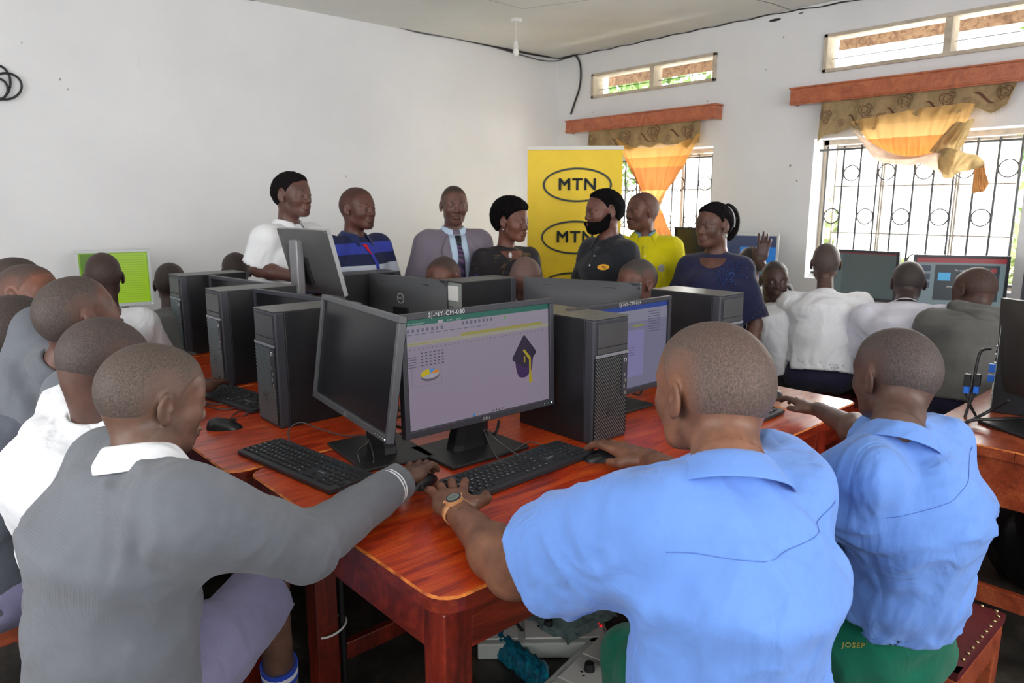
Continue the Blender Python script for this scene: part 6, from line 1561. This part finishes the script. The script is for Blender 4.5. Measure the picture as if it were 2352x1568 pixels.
patch2(c, 'pocket_pen', mat('blue_pen', (48, 60, 150), .4), lambda v: -.115, lambda v: -.100, np.linspace(.20, .25, 3), 2, off=.006)
patch2(c, 'pocket_pen', mat('blue_clip', (48, 60, 150), .4), lambda v: .058, lambda v: .070, np.linspace(.17, .21, 3), 2, off=.008)
trousers(c, 'trousers', M_SUIT, res=.016); shoes(c)
# woman in the dark patterned top
c = adult('woman with short afro hair in black top with purple and gold print', 1176, 506, 4.25, -74, -100, s=.98, hs=1.0, skin=(104, 66, 54), hair=(16, 14, 16), ht=.020, afro=True, sw=.165, fem=True, shd=.09, pitch=-6, nr=.046, wrR=None)
t_ = NT('dark_print_cloth'); co = t_.coord((1, 1, 1)); n_ = t_.noise(co, 7, 5, .7, 1.2)
t_.l(t_.ramp(n_, [(.30, (84, 44, 150)), (.38, (26, 22, 28)), (.56, (22, 20, 26)), (.66, (112, 86, 50)), (.72, (28, 24, 28))]), t_.b.inputs['Base Color']); t_.b.inputs['Roughness'].default_value = .8
shirt(c, 'blouse', t_.m, long=True, infl=.018, res=.009, fold=.004, fs=7, flare=.02, hem=-.12, sl_r=(.064, .056), seed=18, open_neck=True); trousers(c, 'skirt', M_BLKT, res=.016); shoes(c)
for sg in (-1, 1): MB().ball(c['Hc'] + c['HR'] @ (V(sg * .084, -.004, -.052) * c['hs']) - c['base'], .006, 8).build('earring', M_PORT, c['t'])
MB().ball(snap(c, .03, .055, .008) - c['base'], (.014, .008, .018), 8).build('brooch', M_LOGO, c['t'])
def neckline(c, r=.075, v=.03, drop=.05):
    skin_o = []
    rows = [[snap(c, u * r * math.sqrt(max(0, 1 - q ** 2)), v + q * drop, .0022) - c['base'] for u in np.linspace(-1, 1, 9)] for q in np.linspace(0, .98, 7)]
    MB().grid(rows).build('neckline_skin', skinmat(c['k']['skin']), c['t'])
neckline(c)
# man in black polo
c = adult('bearded man in black polo shirt with small yellow badge, facing left', 1386, 484, 4.0, -202, -182, s=1.02, hs=1.0, wide=.86, skin=(98, 62, 52), hair=(14, 13, 15), ht=.011, sw=.15, fat=.95, ho=dict(hl=.012), pitch=-3)
M_BPOLO = fabric('black_pique', (34, 36, 42), var=.06, wr=.3); shirt(c, 'polo_shirt', M_BPOLO, sleeve=.85, infl=.02, res=.009, fold=.005, fs=7, flare=.02, hem=-.1, sl_r=(.07, .072), seed=19); collar(c, M_BPOLO, lift=.016, stand=.03, leaf=.044, flare=.034, gap=.5, point=.03)
patch2(c, 'placket', M_BPOLO, lambda v: -.014, lambda v: .014, np.linspace(.05, .17, 6)); buttons(c, M_LOGO, 0, (.10, .15))
rows = [[snap(c, -.085 + .030 * r_ * math.cos(a_), .155 + .016 * r_ * math.sin(a_), .004) - c['base'] for a_ in np.linspace(0, 2 * PI, 20)] for r_ in (1, .02)]
MB().grid(rows).build('oval_badge', mat('badge_yellow', (222, 160, 30), .6), c['t'])
mb = MB(); text_on(mb, 'MTN', snap(c, -.085, .155, .007) - c['base'], -c['X'], c['T'], .016, 0, .02); mb.build('badge_lettering', M_DARK, c['t'])
def beard(c, th=.007, top=-.045):
    def f(P):
        q = c['to_head'](P); A = np.abs(q[:, 0]); d = head_sdf(q, {}) - th * np.clip((top + .028 - q[:, 2]) / .03, .15, 1) - .0016 * vnoise(q * 220)
        m = np.minimum(np.interp(q[:, 1], [-.02, .01, .05, .08, .11], [.004, -.016, -.052, -.057, -.052]) - q[:, 2], q[:, 1] + .004)
        lipz = np.sqrt((A / .022) ** 2 + ((q[:, 2] + .068) / .0115) ** 2) * .01 - .01
        m = np.minimum(m, np.where(q[:, 1] > .07, lipz, 1))
        return np.maximum(d, -m) * c['hs']
    Vv, Q = surf(f, c['Hc'] - .16, c['Hc'] + .16, .004); mesh_np('beard', Vv, Q, c['base'], [hairm((14, 13, 15), c['k']['skin'], 160, .9)], c['t'], attr={'fade': np.ones(len(Vv))})
beard(c); trousers(c, 'trousers', M_BLKT, res=.016); shoes(c)
# man in yellow shirt
c = adult('man in bright yellow shirt with blue collar lining, in front of the small window', 1474, 484, 4.35, -194, -140, s=1.04, hs=.98, skin=(104, 68, 56), hair=(84, 54, 46), ht=.0009, sw=.165, wide=.92, pitch=0)
M_YEL = fabric('yellow_cotton', (226, 214, 22), var=.04, wr=.4); shirt(c, 'shirt', M_YEL, long=True, infl=.024, res=.009, fold=.006, fs=7, flare=.02, hem=-.1, sl_r=(.072, .066), seed=20)
collar(c, mat('pale_blue_lining', (120, 170, 214), .9), lift=.014, stand=.042, leaf=.0, flare=.002, gap=.42, name='collar_lining', point=0); collar(c, M_YEL, lift=.014, stand=.036, leaf=.05, flare=.04, gap=.6, point=.03)
buttons(c, M_WPL, 0, (.12, .19, .26, .33)); patch2(c, 'placket', M_YEL, lambda v: -.016, lambda v: .016, np.linspace(.06, .5, 12), 2)
rows = [[snap(c, -.10 + .020 * r_ * math.cos(a_), .19 + .024 * r_ * math.sin(a_), .004) - c['base'] for a_ in np.linspace(0, 2 * PI, 16)] for r_ in (1, .02)]
MB().grid(rows).build('round_emblem', mat('emblem_print', (196, 196, 190), .6, var=.5, vscale=160, vary=(60, 50, 60)), c['t']); trousers(c, 'trousers', M_BLKT, res=.016); shoes(c)
# woman in navy
c = adult('woman with braided hair in navy dress with beaded shoulder, standing by the window wall', 1638, 516, 3.95, -188, -160, s=1.0, hs=1.0, skin=(92, 62, 52), hair=(20, 18, 20), ht=.012, sw=.150, fem=True, wide=1.0, fat=1.0, deep=1.0, shd=.118, pitch=-3, ho=dict(hl=.008), nr=.054)
M_NVD = fabric('navy_dress_cloth', (34, 36, 66), var=.08); shirt(c, 'dress', M_NVD, sleeve=.9, infl=.022, res=.009, fold=.004, fs=6, flare=.03, hem=-.3, sl_r=(.064, .078), seed=21, belly=.03)
neckline(c, .072, .03, .055); trousers(c, 'skirt', M_NVD, res=.016); shoes(c)
mb = MB()
for _ in range(90): mb.ball(snap(c, -.10 + RNG.normal() * .035, .12 + RNG.normal() * .035, .003) - c['base'], .0032 + RNG.random() * .003, 6)
mb.build('beadwork', mat('blue_sequins', (46, 72, 128), .15, .6), c['t'], kind='stuff')
for k_ in range(9):
    a_ = (k_ - 4) * .16; mb = MB(); mb.tube([c['Hc'] + c['HR'] @ (V(.088 * math.sin(a_ * 1.1) * q_ , .07 - .19 * p_, .078 + .035 * math.sin(p_ * PI) - .055 * abs(a_) - .02 * p_) * c['hs']) - c['base'] for p_, q_ in zip(np.linspace(0, 1, 10), np.linspace(.7, 1, 10))], [.007 + .0012 * (i % 2) for i in range(10)], 6); mb.build('braid', M_HAIRD, c['t'])
bc = c['Hc'] + c['HR'] @ (V(0, -.135, .02) * c['hs']); 
mb = MB(); mb.tube([c['Hc'] + c['HR'] @ (V(.0, -.10 - .085 * math.sin(q), .085 * math.cos(q) * 1.1 + .0) * c['hs']) - c['base'] for q in np.linspace(.1, 2.8, 12)], [.018, .021, .023, .024, .025, .026, .026, .025, .024, .022, .019, .014], 8); mb.build('hair_bun', M_HAIRD, c['t'])
mb = MB(); mb.tube([c['Hc'] + c['HR'] @ (V(.07 * math.sin(q), -.092, .01 + .085 * math.cos(q)) * c['hs']) - c['base'] for q in np.linspace(-1.9, 1.9, 14)], .006, 6); mb.build('hair_band', M_LOGO, c['t'])
for sg in (-1, 1): MB().ball(c['Hc'] + c['HR'] @ (V(sg * .086, -.004, -.058) * c['hs']) - c['base'], (.006, .010, .014), 8).build('earring', M_PORT, c['t'])

# at the window desks
c = person('boy turning his head to look back at the camera, white shirt, window desk', PD(1779, 643, 4.25), -140, 42, s=.98, hs=.98, res=.0045, skin=(66, 46, 42), hair=(40, 32, 32), gaze=(-.1, 1, 0), seat=.5, pelvis=PD(1815, 838, 4.2), sw=.14)
shirt(c, 'shirt', M_WSH, sleeve=.85, infl=.022, res=.009, fold=.006, seed=22); collar(c, M_WSH); trousers(c, 'trousers', M_BLKT, res=.016)
c = person('boy in white shirt sitting upright at the window monitor, back to the camera', PD(1897, 603, 4.15), 26, 22, s=1.04, hs=1.0, res=.0045, skin=(84, 62, 56), hair=(74, 62, 58), seat=.5, pitch=2, ho=dict(br=.95), nr=.042, sw=.175, wrR=PD(2000, 735, 4.5), elR=PD(1970, 700, 4.1), neck=PD(1895, 672, 4.1), pelvis=PD(1880, 848, 4.05))
shirt(c, 'shirt', M_WSH, sleeve=.9, infl=.024, res=.008, fold=.007, fs=8, seed=23, flare=.02, hem=-.02, sl_r=(.068, .074)); collar(c, M_WSH, stand=.034, flare=.034); trousers(c, 'trousers', M_NAVY, res=.012)
c = person('boy in white pullover bent towards the slide monitor', PD(2085, 648, 3.9), 28, 28, s=1.04, hs=1.0, res=.0045, skin=(64, 50, 48), hair=(58, 50, 50), seat=.5, pitch=-8, sw=.175, neck=PD(2080, 700, 3.8), pelvis=PD(2075, 880, 3.75))
shirt(c, 'pullover', fabric('white_knit', (214, 214, 228), var=.03), long=True, infl=.028, res=.009, fold=.005, fs=7, seed=24, sl_r=(.072, .066)); collar(c, M_WSH, stand=.02, leaf=.02, flare=.02); trousers(c, 'trousers', M_NAVY, res=.014)
c = person('boy in grey hooded jersey bowed at the right end of the window desk', PD(2236, 668, 3.55), 62, 32, s=1.02, hs=1.0, res=.0042, skin=(80, 56, 50), hair=(72, 52, 47), seat=.5, pitch=-22, roll=-8, sw=.17, neck=PD(2240, 725, 3.5), pelvis=PD(2215, 905, 3.45))
shirt(c, 'hooded_jersey', M_GHD, long=True, infl=.034, res=.008, fold=.005, fs=6, seed=25, sl_r=(.078, .068)); trousers(c, 'trousers', M_NAVY, res=.014)
N, X, Y, T = c['N'], c['X'], c['Y'], c['T']
def hood(P):
    d = rc(P, N - Y * .05 + X * .10 + T * .02, N - Y * .105 - T * .035, .034, .052); d = smin(d, rc(P, N - Y * .05 - X * .10 + T * .02, N - Y * .105 - T * .035, .034, .052), .03)
    d = smin(d, rc(P, N - X * .09 + T * .02, N + Y * .07, .034, .03), .03); d = smin(d, rc(P, N + X * .09 + T * .02, N + Y * .07, .034, .03), .03)
    return d - .006 * np.sin((P @ T.astype(F4)) * 150 + 3 * vnoise(P * 9))
Vv, Q = surf(hood, N - .24, N + .24, .008); mesh_np('hood', Vv, Q, c['base'], [M_GHD], c['t'])
c = person('boy behind the woman in navy with a raised hand, white shirt', PD(1722, 606, 4.75), 40, 40, s=1.0, res=.006, skin=(78, 56, 52), hair=(50, 44, 44), seat=.5, wrR=PD(1745, 602, 4.5), hdR=V(.1, -.1, .9), handR=.005, hnR=V(-.7, -.6, 0), poleR=V(-.3, -.8, -.6))
shirt(c, 'shirt', M_WSH, sleeve=.9, infl=.022, res=.012, fold=.006, seed=26); trousers(c, 'trousers', M_BLKT, res=.018)
